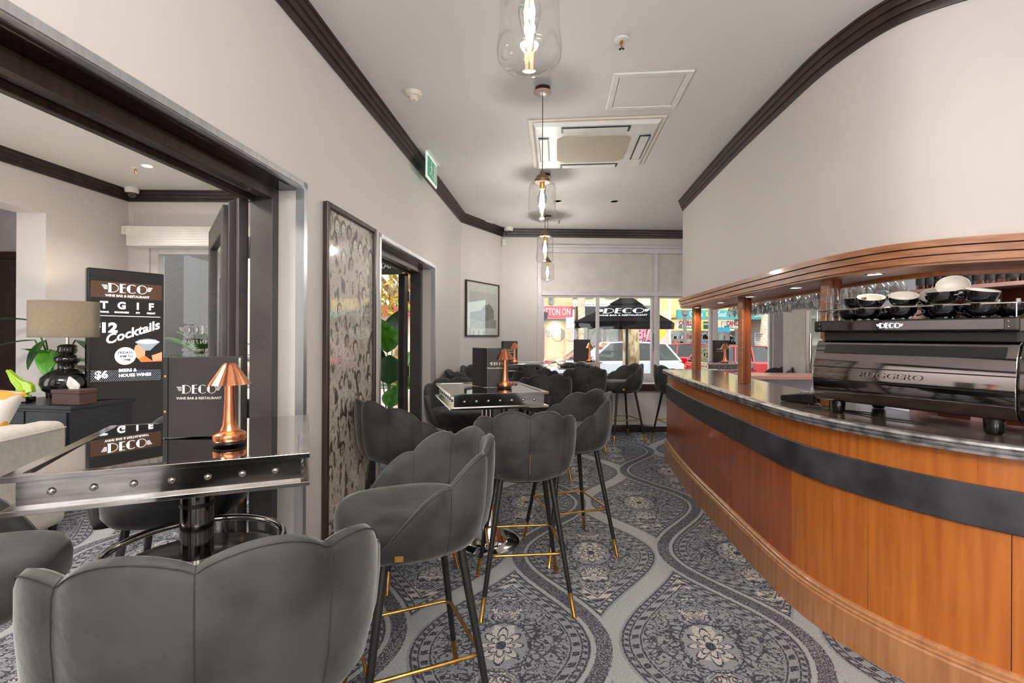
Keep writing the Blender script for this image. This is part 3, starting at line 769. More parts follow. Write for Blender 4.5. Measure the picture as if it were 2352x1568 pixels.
MB().loft([[(x, -.0525, .340), (x, -.071, .298), (x, -.068, .297), (x, -.05, .339)] for x in (-HL + .05, HL - .02)]).fix().build('vent_strip', BLACKP, em)
for z0, yy in ((.228, -.0820), (.166, -.0858)):
    MB().loft([[(x, yy + .001, z0), (x, yy - .0006, z0 + .001), (x, yy - .0006, z0 + .004), (x, yy + .001, z0 + .005)] for x in (-HL + .002, HL + .012)]).fix().build('panel_groove', BLACKP, em)
text('RUGGERO', .034, mat('embossed_panel', (150, 143, 143), .2, 1.), em, frame((-.03, -.0858, .202), (1, 0, 0), (0, .06, 1)), 'embossed_lettering', ext=.0012, sx=1.55, shear=.15)
MB().box((-HL + .02, -.022, .358), (HL - .0, .40, .402)).build('neck', BLACKP, em, bevel=.004)
MB().box((-HL - .012, -.055, .400), (HL + .012, .42, .455)).build('top_tray', BLACKG, em, bevel=.008)
MB().box((-HL + .03, -.058, .408), (HL - .03, -.0555, .448)).build('name_strip', mat('smoked_strip', (110, 104, 112), .05, 1.), em, bevel=.001)
LIT = mat('lit_lettering', (235, 255, 250), .4, emit=(225, 255, 250), estr=3.)
logo(.105, LIT, em, frame((-.04, -.0595, .428), (1, 0, 0)))
for x in (-HL + .018, HL - .018):
    for z in (.418, .438): MB().lathe([(0, 0), (.004, 0), (.003, .002), (0, .003)], 10, frame((x, -.0556, z), (1, 0, 0))).build('screw', CHROME, em, smooth=40)
for x in (-.294, .294):
    for y in (0, .36):
        MB().lathe([(.024, .0005), (.030, .01), (.034, .062), (0, .064)], 20, Matrix.Translation((x, y, 0))).build('foot', BLACKG, em, smooth=40)
MB().lathe([(.0, 0), (.035, 0), (.036, .004), (0, .005)], 20, Matrix.Translation((.294, 0, .0))).build('foot_ring', CHROME, em) if False else None
rail = MB(); rz = .508
rail.tube([(-HL - .01, .40, rz), (-HL - .01, -.035, rz), (-HL + .01, -.05, rz), (HL - .01, -.05, rz), (HL + .01, -.035, rz), (HL + .01, .40, rz)], .0032, 8)
for x in (-HL, -.12, .12, HL):
    pass
for x, y in ((-HL - .01, .1), (HL + .01, .1), (-HL - .01, .38), (HL + .01, .38), (-HL + .0, -.045), (HL - .0, -.045)): rail.tube([(x, y, .455), (x, y, rz)], .0028, 6)
rail.build('cup_rail', CHROME, em, smooth=60)
# side cheek with chrome ribs at the right-hand end
MB().loft([[(x, y, z) for y, z in ((-.05, .36), (-.075, .30), (-.09, .2), (-.085, .10), (-.06, .055), (.40, .055), (.40, .36))] for x in (HL + .016, HL + .05)]).fix().build('side_cheek', DCHROME, em, smooth=40, bevel=.008)
for k in range(7):
    z = .09 + k * .033; MB().tube([(HL + .052, -.03, z), (HL + .058, .05, z + .012), (HL + .052, .12, z)], .005, 8).build('chrome_rib', CHROME, em, smooth=60)
# group heads and steam arm on the far side (barista side)
b = MB()
for x in (-.16, .16): b.lathe([(.035, .0), (.04, .06), (.03, .08)], 16, Matrix.Translation((x, .46, .22))).box((x - .012, .42, .21), (x + .012, .60, .235))
b.build('group_head', CHROME, em, smooth=40)
MB().box((-HL + .02, .42, .05), (HL - .02, .60, .09)).build('drip_tray', CHROME, em, bevel=.004)
MB().tube([(-HL - .03, .44, .40), (-HL - .05, .50, .30), (-HL - .03, .52, .12)], .006, 8).build('steam_arm', CHROME, em, smooth=60)
EM = Matrix.Translation(em.location) @ Matrix.Rotation(MA, 4, 'Z')
def on_machine(x, y, z=.456): return EM @ Vector((x, y, z))
# cups
def make_cup(label, group, r=.056, h=.056):
    t = thing('coffee_cup', label, 'cup', (0, 0, 0), 0, group)
    MB().lathe([(0, .0), (.024, 0), (.025, .005), (r * .62, .008), (r * .80, .017), (r * .91, .028), (r * .97, .040), (r, h)], 24, cap=False).build('outside', BLACKG, t, smooth=50)
    MB().lathe([(r, h), (r - .001, h + .0012), (r - .0035, h), (r * .95 - .003, .038), (r * .85 - .003, .024), (r * .5, .014), (0, .012)], 24, cap=False).build('lining', PORC, t, smooth=50)
    MB().tube([(r * .92 + .030 * math.sin(PI * u) ** .7, 0, h * (.84 - .56 * u)) for u in [i / 12 for i in range(13)]], .0040, 8).build('handle', BLACKG, t, smooth=60)
    return t
cup0 = None
CG = 'black coffee cups on the espresso machine'
# (x along, y depth, z, tiltx, tilty, turn, label)
CUPS = [(-.255, .04, 0, 0, 0, 200, 'upright black cup low behind the left end of the rail, under a tilted cup'),
        (-.16, -.0, 0, 0, 0, -20, 'black cup with handle to the right below the tilted left-hand cup'),
        (-.02, .0, 0, 0, 0, 10, 'upright black cup below the wide tilted cup in the middle of the tray'),
        (.07, .09, 0, 0, 0, 90, 'black cup deep between the two middle stacks'),
        (.135, .0, 0, 0, 0, -10, 'upright black cup with looped handle right of the middle of the tray'),
        (.255, .0, 0, 0, 0, 190, 'upright black cup at the right front end of the tray'),
        (-.235, .05, .056, 4, 0, 150, 'small black cup stacked beside the tumblers'),
        (-.155, .01, .054, 16, 12, 175, 'tilted black cup with its handle up to the left'),
        (-.02, .01, .054, 20, 12, 160, 'wide tilted black cup with its white rim showing in the middle'),
        (.06, .11, .064, 38, 8, 60, 'black cup showing its white lining behind the middle stack'),
        (.125, .0, .055, 3, 0, 0, 'level black cup with a white rim on the right-hand pile'),
        (.145, .05, .102, 50, 14, 150, 'topmost cup lying on its side with white lining facing out'),
        (.245, .0, .055, 6, 13, 185, 'tilted black cup with handle to the left at the right end'),
        (-.06, .10, .057, 0, 0, 40, 'black cup standing high behind the wide tilted cup'),
        (.31, .08, .0, 0, 0, 40, 'black cup behind the right end of the rail'),
        (-.15, .13, .0, 0, 0, 40, 'black cup in the back row behind the tumblers'),
        (.18, .14, .0, 0, 0, 70, 'black cup in the back row at the right')]
for i, (x, y, z, tx, ty, rz_, lab) in enumerate(CUPS):
    if cup0 is None: cup0 = make_cup(lab, CG); c = cup0
    else: c = dup(cup0, label=lab)
    c.location = on_machine(x, y, .4565 + z); c.rotation_euler = (Matrix.Rotation(MA, 3, 'Z') @ Matrix.Rotation(R(tx), 3, 'X') @ Matrix.Rotation(R(ty), 3, 'Y') @ Matrix.Rotation(R(rz_), 3, 'Z')).to_euler()
def make_tumbler(label, group):
    t = thing('glass_tumbler', label, 'glass', (0, 0, 0), 0, group)
    n = 20; prof = [(.030, 0), (.031, .002), (.029, .03), (.026, .06), (.0235, .078), (.022, .080), (0, .079)]
    b = MB(); vs = []
    for r_, z in prof:
        for i in range(n):
            q = r_ * (1 - (.05 if i % 2 and .01 < z < .07 else 0)); a = 2 * PI * i / n; vs.append((q * math.cos(a), q * math.sin(a), z))
    fs = [(j * n + i, j * n + (i + 1) % n, (j + 1) * n + (i + 1) % n, (j + 1) * n + i) for j in range(len(prof) - 1) for i in range(n)]
    b.add(vs, fs).build('glass_body', VGLASS, t, smooth=20); return t
tb0 = None
TG = 'upturned tumblers on the espresso machine'
for i, (x, y, nlev) in enumerate(((-.335, .02, 3), (-.305, .085, 3), (-.255, .14, 3), (-.335, .15, 2))):
    for k in range(nlev):
        lab = 'upturned ribbed glass tumbler, %s of the %s pile on the machine' % (('lowest', 'second', 'topmost')[k if nlev == 3 else k * 2], ('front', 'second', 'far', 'rear corner')[i])
        if tb0 is None: tb0 = make_tumbler(lab, TG); t = tb0
        else: t = dup(tb0, label=lab)
        t.location = on_machine(x, y, .4565 + k * .044)
# coffee grinder at the right edge
gp = on_machine(.60, .20, 0); gr = thing('coffee_grinder', 'black coffee grinder with a clear hopper of beans beside the machine', 'grinder', (gp.x, gp.y, WT), MA)
MB().box((-.09, -.12, .03), (.09, .16, .33)).build('housing', BLACKG, gr, bevel=.02, seg=3)
MB().lathe([(.07, .33), (.08, .36), (.05, .39), (.075, .44), (.095, .56), (.09, .565), (.07, .445), (.045, .395)], 24, cap=False).build('hopper', VGLASS, gr, smooth=50)
MB().lathe([(0, .395), (.045, .40), (.07, .45), (.082, .50), (0, .51)], 24).build('coffee_beans', mat('coffee_bean_fill', (52, 30, 20), .4, rgb2=(24, 14, 10), scale=90, bump=1., contrast=(.45, .55)), gr, smooth=50, kind='stuff')
MB().box((-.10, -.14, .001), (.10, .18, .03)).build('base', CHROME, gr, bevel=.006)
b = MB()
for k in range(8): b.box((-.096, -.10 + k * .028, .08), (-.091, -.09 + k * .028, .26))
b.build('side_fin', CHROME, gr)
# payment terminal and cables
tp = thing('payment_terminal', 'grey and black card payment terminal on the bar beside the machine', 'card terminal', (1.655, 2.80, WT), R(-58))
MB().loft([[(x, y, z) for y, z in ((-.04, .002), (-.045, .02), (.045, .052), (.048, .03), (.04, .002))] for x in (-.085, .085)]).fix().build('body', BLACKP, tp, bevel=.006) if False else None
b = MB(); rings = []
for x, zt in ((-.09, .030), (-.085, .036), (.05, .058), (.09, .060)):
    rings.append([(x, -.040, .002), (x, .040, .002), (x, .042, zt), (x, -.042, zt)])
b.loft(rings).fix().build('body', BLACKP, tp, bevel=.006)
MB().loft([[(-.075, -.034, .039), (-.075, .034, .039), (-.075, .034, .041), (-.075, -.034, .041)], [(-.01, -.034, .0505), (-.01, .034, .0505), (-.01, .034, .0525), (-.01, -.034, .0525)]]).fix().build('screen', mat('terminal_screen', (176, 178, 184), .15, coat=1.), tp)
kb = MB()
for r_ in range(4):
    for c_ in range(3): kb.box((.005 + r_ * .02, -.026 + c_ * .02, .053), (.018 + r_ * .02, -.012 + c_ * .02, .0635))
kb.build('key_pad', mat('grey_key', (150, 150, 152), .5), tp)
MB().lathe([(.022, -.01), (.024, -.008), (.024, .008), (.022, .01)], 20, Matrix.Translation((.12, .0, .028)) @ Matrix.Rotation(R(90), 4, 'X')).build('paper_roll', BLACKP, tp, smooth=40)
def cable(pts, label):
    P = crom([p[:2] for p in pts], 6); return tag(MB().tube([(p.x, p.y, WT + .004 + (.03 if 0 else 0)) for p in P], .003, 6).build('cable', BLACKP, smooth=60), label, 'cable')
cable([(1.66, 2.72), (1.60, 2.62), (1.64, 2.50), (1.70, 2.40), (1.72, 2.25), (1.80, 2.12)], 'thin black cable running from the card terminal under the machine')
cable([(1.56, 2.60), (1.60, 2.52), (1.70, 2.47), (1.78, 2.36)], 'short black cable lying by the left foot of the machine')
# ---------------------------------------------------------------- bar stools
def smooth01(t): t = max(0, min(1, t)); return t * t * (3 - 2 * t)
TH = 131.
def shell_pt(th, kind):
    """plan direction, lobe factor and rim height at angle th (degrees, 0 = middle of the back)"""
    s = abs(th) / TH
    lob = abs(math.sin(PI * th / 40.)) ** .75
    if abs(th) > 80: lob = abs(math.sin(PI * (abs(th) - 80) / (2 * (TH - 80)) * 1.0 + 0)) ** .75 if kind else lob
    if abs(th) > 80: lob = math.sin(PI * min(1, (abs(th) - 80) / (TH - 80)) ** .75) ** .75 if abs(th) < TH - .01 else 0
    zr = .665 + .312 * (1 - s ** 2.4)
    return lob, zr
def make_stool(label):
    t = thing('bar_stool', label, 'bar stool', (0, 0, 0), 0, GSTOOL)
    n = 96; rings = []
    for i in range(n + 1):
        th = -TH + 2 * TH * i / n; lob, zr = shell_pt(th, 1)
        a = R(th); st = math.sin(a); ct = math.cos(a)
        fwd = 1.0 if ct > 0 else 1.0 + .16 * (-ct)
        zr2 = zr + .030 * lob * smooth01((zr - .70) / .15); zb = .648
        H = zr2 - zb
        def P(r, z, bul=1.0):
            rr = r + .012 * lob * bul
            x = rr * st * 1.0; y = -rr * ct * fwd
            return (x, y, z)
        hf = smooth01(H / .12)
        prof = [(.150, .02, 0), (.190, .0, .3), (.222, .045 * hf + .0, .6), (.247, .17, 1), (.263, .42, 1), (.270, .72, 1), (.270, .92, 1), (.266, .975, 1), (.258, 1.0, 1), (.248, .985, .8), (.240, .94, .6), (.234, .80, .4), (.228, .55, .3), (.215, .33, .3), (.19, .22, .2), (.165, .18, 0)]
        rings.append([P(r, zb + H * f, bl) for r, f, bl in prof])
    MB().loft(rings, True, True).fix().build('shell_back', VELVET, t, smooth=70)
    # seams down the valleys between the petals, inside and outside, and round the rim
    sm = MB()
    for th in (-80, -40, 0, 40, 80):
        k = round((th + TH) / (2 * TH) * n); ring = rings[k]
        pts = [Vector(p) for p in ring[1:14]]
        c = Vector((0, 0, .8)); out = []
        for j, p in enumerate(pts):
            d = Vector((p.x, p.y, 0)).normalized(); out.append(p + (d * .0006 if j < 7 else -d * .0006 if j > 8 else Vector((0, 0, .0006))))
        sm.tube(out, .0011, 5)
    rimo = [Vector(rings[k][7]) for k in range(2, n - 1)]
    sm.tube([p + Vector((p.x, p.y, 0)).normalized() * .0012 for p in rimo], .0010, 5)
    sm.build('seam', SEAM, t, smooth=60)
    # seat cushion: rounded slab
    rings = []
    for z, k in ((.652, .70), (.658, .90), (.690, 1.0), (.735, 1.01), (.760, .985), (.775, .93), (.783, .80), (.787, .55), (.788, .2)):
        ring = []
        for i in range(36):
            a = 2 * PI * i / 36; c, s_ = math.cos(a), math.sin(a)
            e_ = .72; rx, ry = .212, .235
            ring.append((rx * k * math.copysign(abs(c) ** e_, c), .035 + ry * k * math.copysign(abs(s_) ** e_, s_), z))
        rings.append(ring)
    MB().loft(rings).fix().build('seat', VELVET, t, smooth=60)
    MB().lathe([(.12, .625), (.15, .63), (.16, .66)], 24).build('swivel_plate', BLACKM, t, smooth=40)
    for sx in (-1, 1):
        for sy in (-1, 1):
            top_ = Vector((sx * .125, sy * .125, .655)); bot = Vector((sx * .225, sy * .225 , .0)); mid = top_.lerp(bot, .83)
            l = MB().tube([top_, mid], .0155, 12, r1=.0115).build('leg', BLACKM, t, smooth=60)
            MB().tube([mid, bot + Vector((0, 0, .006)), bot + Vector((0, 0, .004)), bot + Vector((0, 0, .0005))], .0122, 12, taper=[.0125, .0095, .014, .014]).build('brass_tip', BRASS, l, smooth=50)
    q = .182; r_ = .03; pts = []
    for cx, cy, a0 in ((q - r_, q - r_, 0), (-q + r_, q - r_, 90), (-q + r_, -q + r_, 180), (q - r_, -q + r_, 270)):
        for a in range(0, 91, 18): pts.append((cx + r_ * math.cos(R(a0 + a)), cy + r_ * math.sin(R(a0 + a)), .29))
    MB().tube(pts, .0068, 10, closed=True).build('footrest', BRASS, t, smooth=60)
    MB().tube([(0, -.2608, .705), (0, -.2685, .80)], .0022, 6).build('zip', BRASS, t, smooth=60)
    a = R(-112); MB().cbox((0, 0, 0), (.026, .0015, .018), Matrix.Translation((math.sin(a) * .2735, -math.cos(a) * .283, .69)) @ Matrix.Rotation(R(-112), 4, 'Z')).build('name_badge', BRASS, t, bevel=.0004)
    return t
GSTOOL = 'charcoal velvet bar stools with scalloped backs'
STOOLS = [(-.565, .97, 112, 'charcoal velvet stool nearest of all, its scalloped back filling the bottom left corner'),
          (-1.47, 1.22, 23, 'velvet stool cut by the left edge, its seat in front of the sofa'),
          (-1.36, 1.99, -72, 'velvet stool in the wide doorway behind the studded table'),
          (-.34, 1.73, 204, 'velvet stool side-on with its seat open towards the studded table and a brass badge'),
          (.06, 2.56, 96, 'velvet stool in the middle, its scalloped back square to the viewer'),
          (-.63, 2.87, 42, 'velvet stool against the wall beside the crowd picture'),
          (-.42, 3.88, -68, 'velvet stool facing forwards at the far left corner of the lamp table'),
          (.37, 3.14, 198, 'velvet stool right of the lamp table, its back turned to the bar'),
          (.31, 4.76, 97, 'velvet stool with its back to the middle table, in front of the third table'),
          (.87, 5.90, 92, 'velvet stool with its back to the viewer before the window table'),
          (1.43, 6.36, 196, 'velvet stool under the window, side-on, all its legs in sight'),
          (2.08, 6.15, 12, 'velvet stool half hidden by the far end of the bar'),
          (-.42, 5.06, 0, 'velvet stool by the left wall under the black and white photograph'),
          (-.33, 5.72, -35, 'velvet stool in the corner behind the one under the photograph'),
          (.27, 5.64, 92, 'velvet stool drawn up to the third table, left of the stool at the window table'),
          (.10, 6.50, 270, 'velvet stool farthest off, only the top of its back over the third table'),
          (3.18, 6.05, 175, 'velvet stool behind the service bench, seen under its top')]
st0 = make_stool(STOOLS[0][3]); st0.location = (STOOLS[0][0], STOOLS[0][1], 0); st0.rotation_euler.z = R(STOOLS[0][2] - 90)
for x, y, f, lab in STOOLS[1:]: dup(st0, (x, y, 0), R(f - 90), label=lab)
st0.scale = (1.06, 1.05, 1.042)
# ---------------------------------------------------------------- tables
TZ = 1.02
def make_table(label, loc, rz, w, d, base, group='studded steel bar tables', nst=7):
    t = thing('bar_table', label, 'table', loc, rz, group)
    hw, hd = w / 2, d / 2; fl = .032
    def ring(z0, z1, o_, i_, name, m):
        b = MB()
        O = [(-hw - o_, -hd - o_), (hw + o_, -hd - o_), (hw + o_, hd + o_), (-hw - o_, hd + o_)]; I = [(-hw + i_, -hd + i_), (hw - i_, -hd + i_), (hw - i_, hd - i_), (-hw + i_, hd - i_)]
        for k in range(4):
            j = (k + 1) % 4; b.prism([O[k], O[j], I[j], I[k]], z0, z1)
        return b.build(name, m, t, bevel=.0012)
    ring(TZ - .014, TZ, 0, fl, 'top_frame', TSTEEL)
    mm_ = MB().box((-hw + fl, -hd + fl, TZ - .012), (hw - fl, hd - fl, TZ - .003))
    if base == 'drum':   # the glass of the front table sits a little askew in its frame
        tl = Matrix.Rotation(-rz, 3, 'Z') @ Vector((.56, -.83, 0)); mm_.v = [(x, y, z - .001 - .015 * (x * tl.x + y * tl.y)) for x, y, z in mm_.v]
    mm_.build('mirror_top', MIRROR, t)
    ring(TZ - .094, TZ - .082, 0, fl, 'lower_frame', TSTEEL)
    s_ = .024
    for k in range(4):
        M = Matrix.Rotation(k * PI / 2, 4, 'Z'); a_, b_ = (hw, hd) if k % 2 == 0 else (hd, hw)
        ap = MB().box((-a_ + s_, -b_ + s_, TZ - .082), (a_ - s_ - .003, -b_ + s_ + .003, TZ - .0145), M).build('apron', TSTEEL if k % 2 == 0 else TSTEEL, t)
        for i in range(nst):
            x = (i - (nst - 1) / 2) * (2 * a_ - .10) / nst
            MB().lathe([(.0085, 0), (.0095, .001), (.0085, .004), (.005, .007), (0, .008)], 12, M @ Matrix.Translation((x, -b_ + s_, TZ - .047)) @ Matrix.Rotation(R(90), 4, 'X')).build('stud', CHROME, ap, smooth=60)
    MB().box((-hw + .03, -hd + .03, TZ - .08), (hw - .03, hd - .03, TZ - .07)).build('underside', BLACKM, t)
    if base == 'drum':
        MB().lathe([(.048, .63), (.048, TZ - .08)], 28).build('column', DCHROME, t, smooth=50)
        MB().lathe([(.0505, .80), (.0505, .812)], 28).build('collar', BLACKM, t, smooth=50)
        MB().lathe([(0, .60), (.242, .60), (.247, .606), (.242, .612), (.06, .612), (.05, .635), (0, .635)], 48).build('drum_lid', mat('dusty_black_disc', (50, 48, 48), .2, rgb2=(84, 82, 80), scale=7, stretch=(1, 6, 1), coat=.6), t, smooth=30)
        MB().tube([(.255 * math.cos(2 * PI * i / 48), .255 * math.sin(2 * PI * i / 48), .665) for i in range(48)], .0125, 12, closed=True).build('chrome_ring', CHROME, t, smooth=60)
        MB().lathe([(.257, .03), (.257, .655)], 48, cap=False).build('glass_drum', VGLASS, t, smooth=60)
        MB().lathe([(0, .0005), (.265, .0005), (.265, .03), (.0, .032)], 48).build('base_plate', DCHROME, t, smooth=30)
        MB().lathe([(.06, .03), (.06, .60)], 24).build('core', DCHROME, t, smooth=50)
    else:
        MB().lathe([(.0, .0005), (.212, .0005), (.214, .004), (.212, .012), (.14, .016), (.125, .024), (.11, .07), (.085, .16), (.06, .25), (.052, .29), (.056, .30), (.072, .33), (.076, .37), (.070, .42), (.052, .47), (.044, .50), (.040, .62), (.048, .63), (.048, .65), (.042, .66), (.042, TZ - .08)], 40).build('pedestal', CHROME, t, smooth=45)
    return t
T1 = make_table('studded steel bar table in front, in the wide doorway, on a ringed drum base', (-1.03, 1.60, 0), R(23), .675, .72, 'drum')
T2 = make_table('studded steel bar table in the middle, on a bell-shaped chrome pedestal', (-.157, 3.205, 0), R(16), .60, .69, 'bell')
T3 = make_table('third studded bar table, close to the left wall under the photograph', (.12, 6.08, 0), R(3), .60, .58, 'bell')
T4 = make_table('small studded bar table against the window', (.88, 6.50, 0), R(0), .56, .5, 'bell')
T5 = make_table('dark studded bar table seen between the timber posts', (2.78, 6.42, 0), R(0), .62, .5, 'bell')
# ---------------------------------------------------------------- copper table lamps
LG = 'copper table lamps'
def make_lamp(label):
    t = thing('table_lamp', label, 'lamp', (0, 0, 0), 0, LG)
    MB().lathe([(.048, 0.0005), (.049, .006), (.047, .008)], 32).build('rubber_foot', BLACKM, t, smooth=40)
    MB().lathe([(.050, .0085), (.0515, .011), (.0515, .028), (.049, .032), (.030, .041), (.0225, .058), (.0195, .085), (.0165, .14), (.0155, .19), (.0155, .20)], 32).build('stem', COPPER, t, smooth=40)
    n = 32; vs = []; prof = [(.066, .192), (.0225, .256), (.016, .262), (.0, .263)]
    for r_, z in prof:
        for i in range(n): a = 2 * PI * i / n; q = r_ * (1 - .035 * (i % 2)); vs.append((q * math.cos(a), q * math.sin(a), z))
    b = MB().add(vs, [(j * n + i, j * n + (i + 1) % n, (j + 1) * n + (i + 1) % n, (j + 1) * n + i) for j in range(3) for i in range(n)])
    inn = [(.063, .193), (.0215, .253)]; vs = []
    for r_, z in inn:
        for i in range(n): a = 2 * PI * i / n; vs.append((r_ * math.cos(a), r_ * math.sin(a), z))
    b.add(vs, [(i, n + i, n + (i + 1) % n, (i + 1) % n) for i in range(n)])
    b.build('shade', COPPER, t)
    MB().lathe([(.0, .2005), (.013, .2005), (.012, .215), (0, .22)], 16).build('light_source', mat('lamp_diffuser', (255, 236, 206), .4, emit=(255, 214, 150), estr=14), t, smooth=50)
    return t
LAMPS = [(-.885, 1.53, 'large-looking copper table lamp on the front table, before the menu'), (-.045, 2.95 + .24, 'copper table lamp on the middle table'), (.03, 5.90, 'copper table lamp on the third table, behind the middle menu'),
         (1.0, 6.30, 'copper table lamp on the window table'), (2.73, 6.25, 'copper table lamp seen between the timber posts')]
lp0 = None
for x, y, lab in LAMPS:
    if lp0 is None: lp0 = make_lamp(lab); l_ = lp0
    else: l_ = dup(lp0, label=lab)
    l_.location = (x, y, TZ + .0002); l_.scale = (.92, .92, .95)
    pl = bpy.data.lights.new('lamp_light', 'POINT'); pl.energy = .35; pl.color = (1, .76, .5); pl.shadow_soft_size = .01
    o = bpy.data.objects.new('lamp_light', pl); COL.objects.link(o); o.location = (x, y, TZ + .229)
# ---------------------------------------------------------------- menus
def make_menu(label, loc, rz, open_=70, group='black menus on the bar tables', w=.215, h=.29, back=True):
    """standing menu: spine at the origin, front cover along +x, back cover opened by the angle"""
    t = thing('menu', label, 'menu', (loc[0], loc[1], TZ + .0004), rz, group)
    fc = MB().box((.012, -.0025, 0), (w, .0025, h)).build('front_cover', LEATHER, t, bevel=.0012)
    logo(.55 * w + .012, INKW, fc, frame((w * .47, -.0032, h * .60), (1, 0, 0)))
    text('WINE BAR & RESTAURANT', .0115, INKW, fc, frame((w * .47, -.0030, h * .60 - .030), (1, 0, 0)), ext=.0003, bold=.02)
    Mb = Matrix.Rotation(R(open_), 4, 'Z')
    bc = MB().box((.012, -.0025, 0), (w, .0025, h), Mb).build('back_cover', LEATHER, t, bevel=.0012)
    sp_ = MB().box((-.004, -.006, 0), (.010, .018, h), Matrix.Rotation(R(open_ / 2), 4, 'Z')).build('spine', BLACKP, t, bevel=.001)
    for z in (.085, .20): MB().lathe([(.0035, 0), (.0035, .002), (0, .003)], 10, Matrix.Rotation(R(open_ / 2), 4, 'Z') @ Matrix.Translation((.002, -.006, z)) @ Matrix.Rotation(R(90), 4, 'X')).build('screw_post', BRASS, sp_, smooth=40)
    pg = MB()
    for k in range(4): pg.box((.014, -.0005, .006), (w - .008, .0005, h - .006), Matrix.Rotation(R(open_ * (k + 1) / 5), 4, 'Z'))
    pg.build('page', mat('menu_paper', (226, 222, 214), .6) if back else mat('menu_paper', (226, 222, 214), .6), t)
    return t
make_menu('big black menu standing open on the front table', (-1.135, 1.595), R(8), 28, w=.225, h=.262)
def px_cover(px0, y0, px1, y1):  # ends of a cover on the ground plane of the table, from sight lines
    a = ((px0 - 1176) / 1120 * y0, y0); b_ = ((px1 - 1176) / 1120 * y1, y1); return a, b_
make_menu('black menu standing on the middle table beside the copper lamp', (-.170, 3.20), R(12), 118, w=.15, h=.255)
make_menu('black menu on the third table, partly behind the middle menu', (-.12, 5.97), R(5), 40, w=.19, h=.27)
make_menu('black menu on the window table, seen from its plain back', (1.03, 6.44), R(187), -30, w=.22, h=.29)
make_menu('black menu on the table between the timber posts', (2.63, 6.36), R(6), 25, w=.21, h=.29)
# ---------------------------------------------------------------- pendants
CANM = mat('pendant_canopy', (214, 190, 172), .3)
CAPM = mat('pendant_cap_bronze', (132, 112, 92), .35, .7)
def make_pendant(label, loc, kind):
    t = thing('pendant_light', label, 'pendant lamp', loc, 0, 'clear glass pendants in a row down the room')
    zc = CEIL - loc[2]     # origin at the bottom of the glass
    MB().lathe([(0, zc - .032), (.050, zc - .032), (.056, zc - .028)], 28).build('canopy_plate', CANM, t, smooth=40)
    MB().lathe([(.048, zc - .030), (.046, zc - .001)], 28).build('canopy_rim', CORN, t, smooth=40)
    MB().tube([(0, 0, zc - .03), (0, .0, .29)], .0026, 6).build('cord', BLACKP, t)
    MB().lathe([(.006, .325), (.014, .31), (.018, .30), (.034, .288), (.040, .272), (.047, .268), (.048, .250), (.0, .248)], 28).build('cap', CAPM, t, smooth=35)
    if kind == 'bulb':
        pr = [(.046, .25), (.062, .247), (.074, .23), (.077, .20), (.076, .14), (.076, .11), (.080, .08), (.083, .05), (.079, .028), (.062, .010), (.03, .001), (0, 0)]
    else:
        pr = [(.044, .25), (.060, .247), (.076, .236), (.083, .215), (.083, .075), (.084, .06), (.0835, .045), (.070, .032), (.035, .020), (.012, .006), (0, 0)]
    MB().lathe(pr, 40, cap=False).build('glass_shade', PGLASS, t, smooth=60)
    if kind != 'bulb': MB().tube([(.0838 * math.cos(2 * PI * i / 32), .0838 * math.sin(2 * PI * i / 32), .056) for i in range(32)], .0016, 6, closed=True).build('glass_ring', VGLASS, t, smooth=60)
    MB().lathe([(.014, .25), (.014, .215), (.012, .212)], 16).build('socket', BRASS, t, smooth=40)
    bl = MB().lathe([(.012, .214), (.016, .20), (.029, .165), (.031, .145), (.022, .11), (.014, .075), (.011, .055), (.005, .048), (0, .047)], 20, cap=False).build('bulb', VGLASS, t, smooth=60)
    fb = MB()
    for k in range(6):
        a = 2 * PI * k / 6; fb.tube([(.004 * math.cos(a), .004 * math.sin(a), .205), (.013 * math.cos(a), .013 * math.sin(a), .15), (.006 * math.cos(a), .006 * math.sin(a), .07)], .0016, 5)
    fb.build('filament', BULBM, bl)
    l = bpy.data.lights.new('pendant_glow', 'POINT'); l.energy = (11 if loc[1] < 3.5 else 26); l.color = (1, .94, .87); l.shadow_soft_size = .022
    o = bpy.data.objects.new('pendant_glow', l); COL.objects.link(o); o.location = (loc[0], loc[1], loc[2] + .14)
    return t
make_pendant('clear glass pendant nearest the viewer, cut off by the top of the picture', (.040, 1.235, 2.03), 'bulb')
make_pendant('clear jar-shaped pendant hanging below the air conditioner on a long cord', (.178, 2.95, 2.035), 'jar')
make_pendant('third clear glass pendant, just in front of the street wall cornice', (.302, 4.53, 2.03), 'bulb')
make_pendant('farthest clear glass pendant, hanging before the window panels', (.44, 6.10, 2.02), 'jar')
# ---------------------------------------------------------------- ceiling fittings
def cth(name, label, cat, x, y, group=None, rz=0): return thing(name, label, cat, (x, y, CEIL), rz, group)
ac = cth('air_conditioner', 'white four-way ceiling cassette air conditioner with a beige grille', 'air conditioner', .615, 3.815, rz=R(-5.1))
S = .475
MB().box((-S, -S, -.012), (S, S, -.001)).build('surround', CREAMP, ac, bevel=.004)
MB().loft([[(x * k, y * k, z) for x, y in ((-1, -1), (1, -1), (1, 1), (-1, 1))] for k, z in ((S - .03, -.0125), (S - .05, -.035), (.27, -.040))]).fix().build('body', WPLAST, ac)
c_ = .06; g = .27
MB().prism([(-g + c_, -g), (g - c_, -g), (g, -g + c_), (g, g - c_), (g - c_, g), (-g + c_, g), (-g, g - c_), (-g, -g + c_)], -.046, -.038).build('intake_grille', mat('beige_intake_grille', (206, 196, 176), .6, rgb2=(190, 178, 156), scale=60, stretch=(1, 8, 1), bump=.4), ac, bevel=.002)
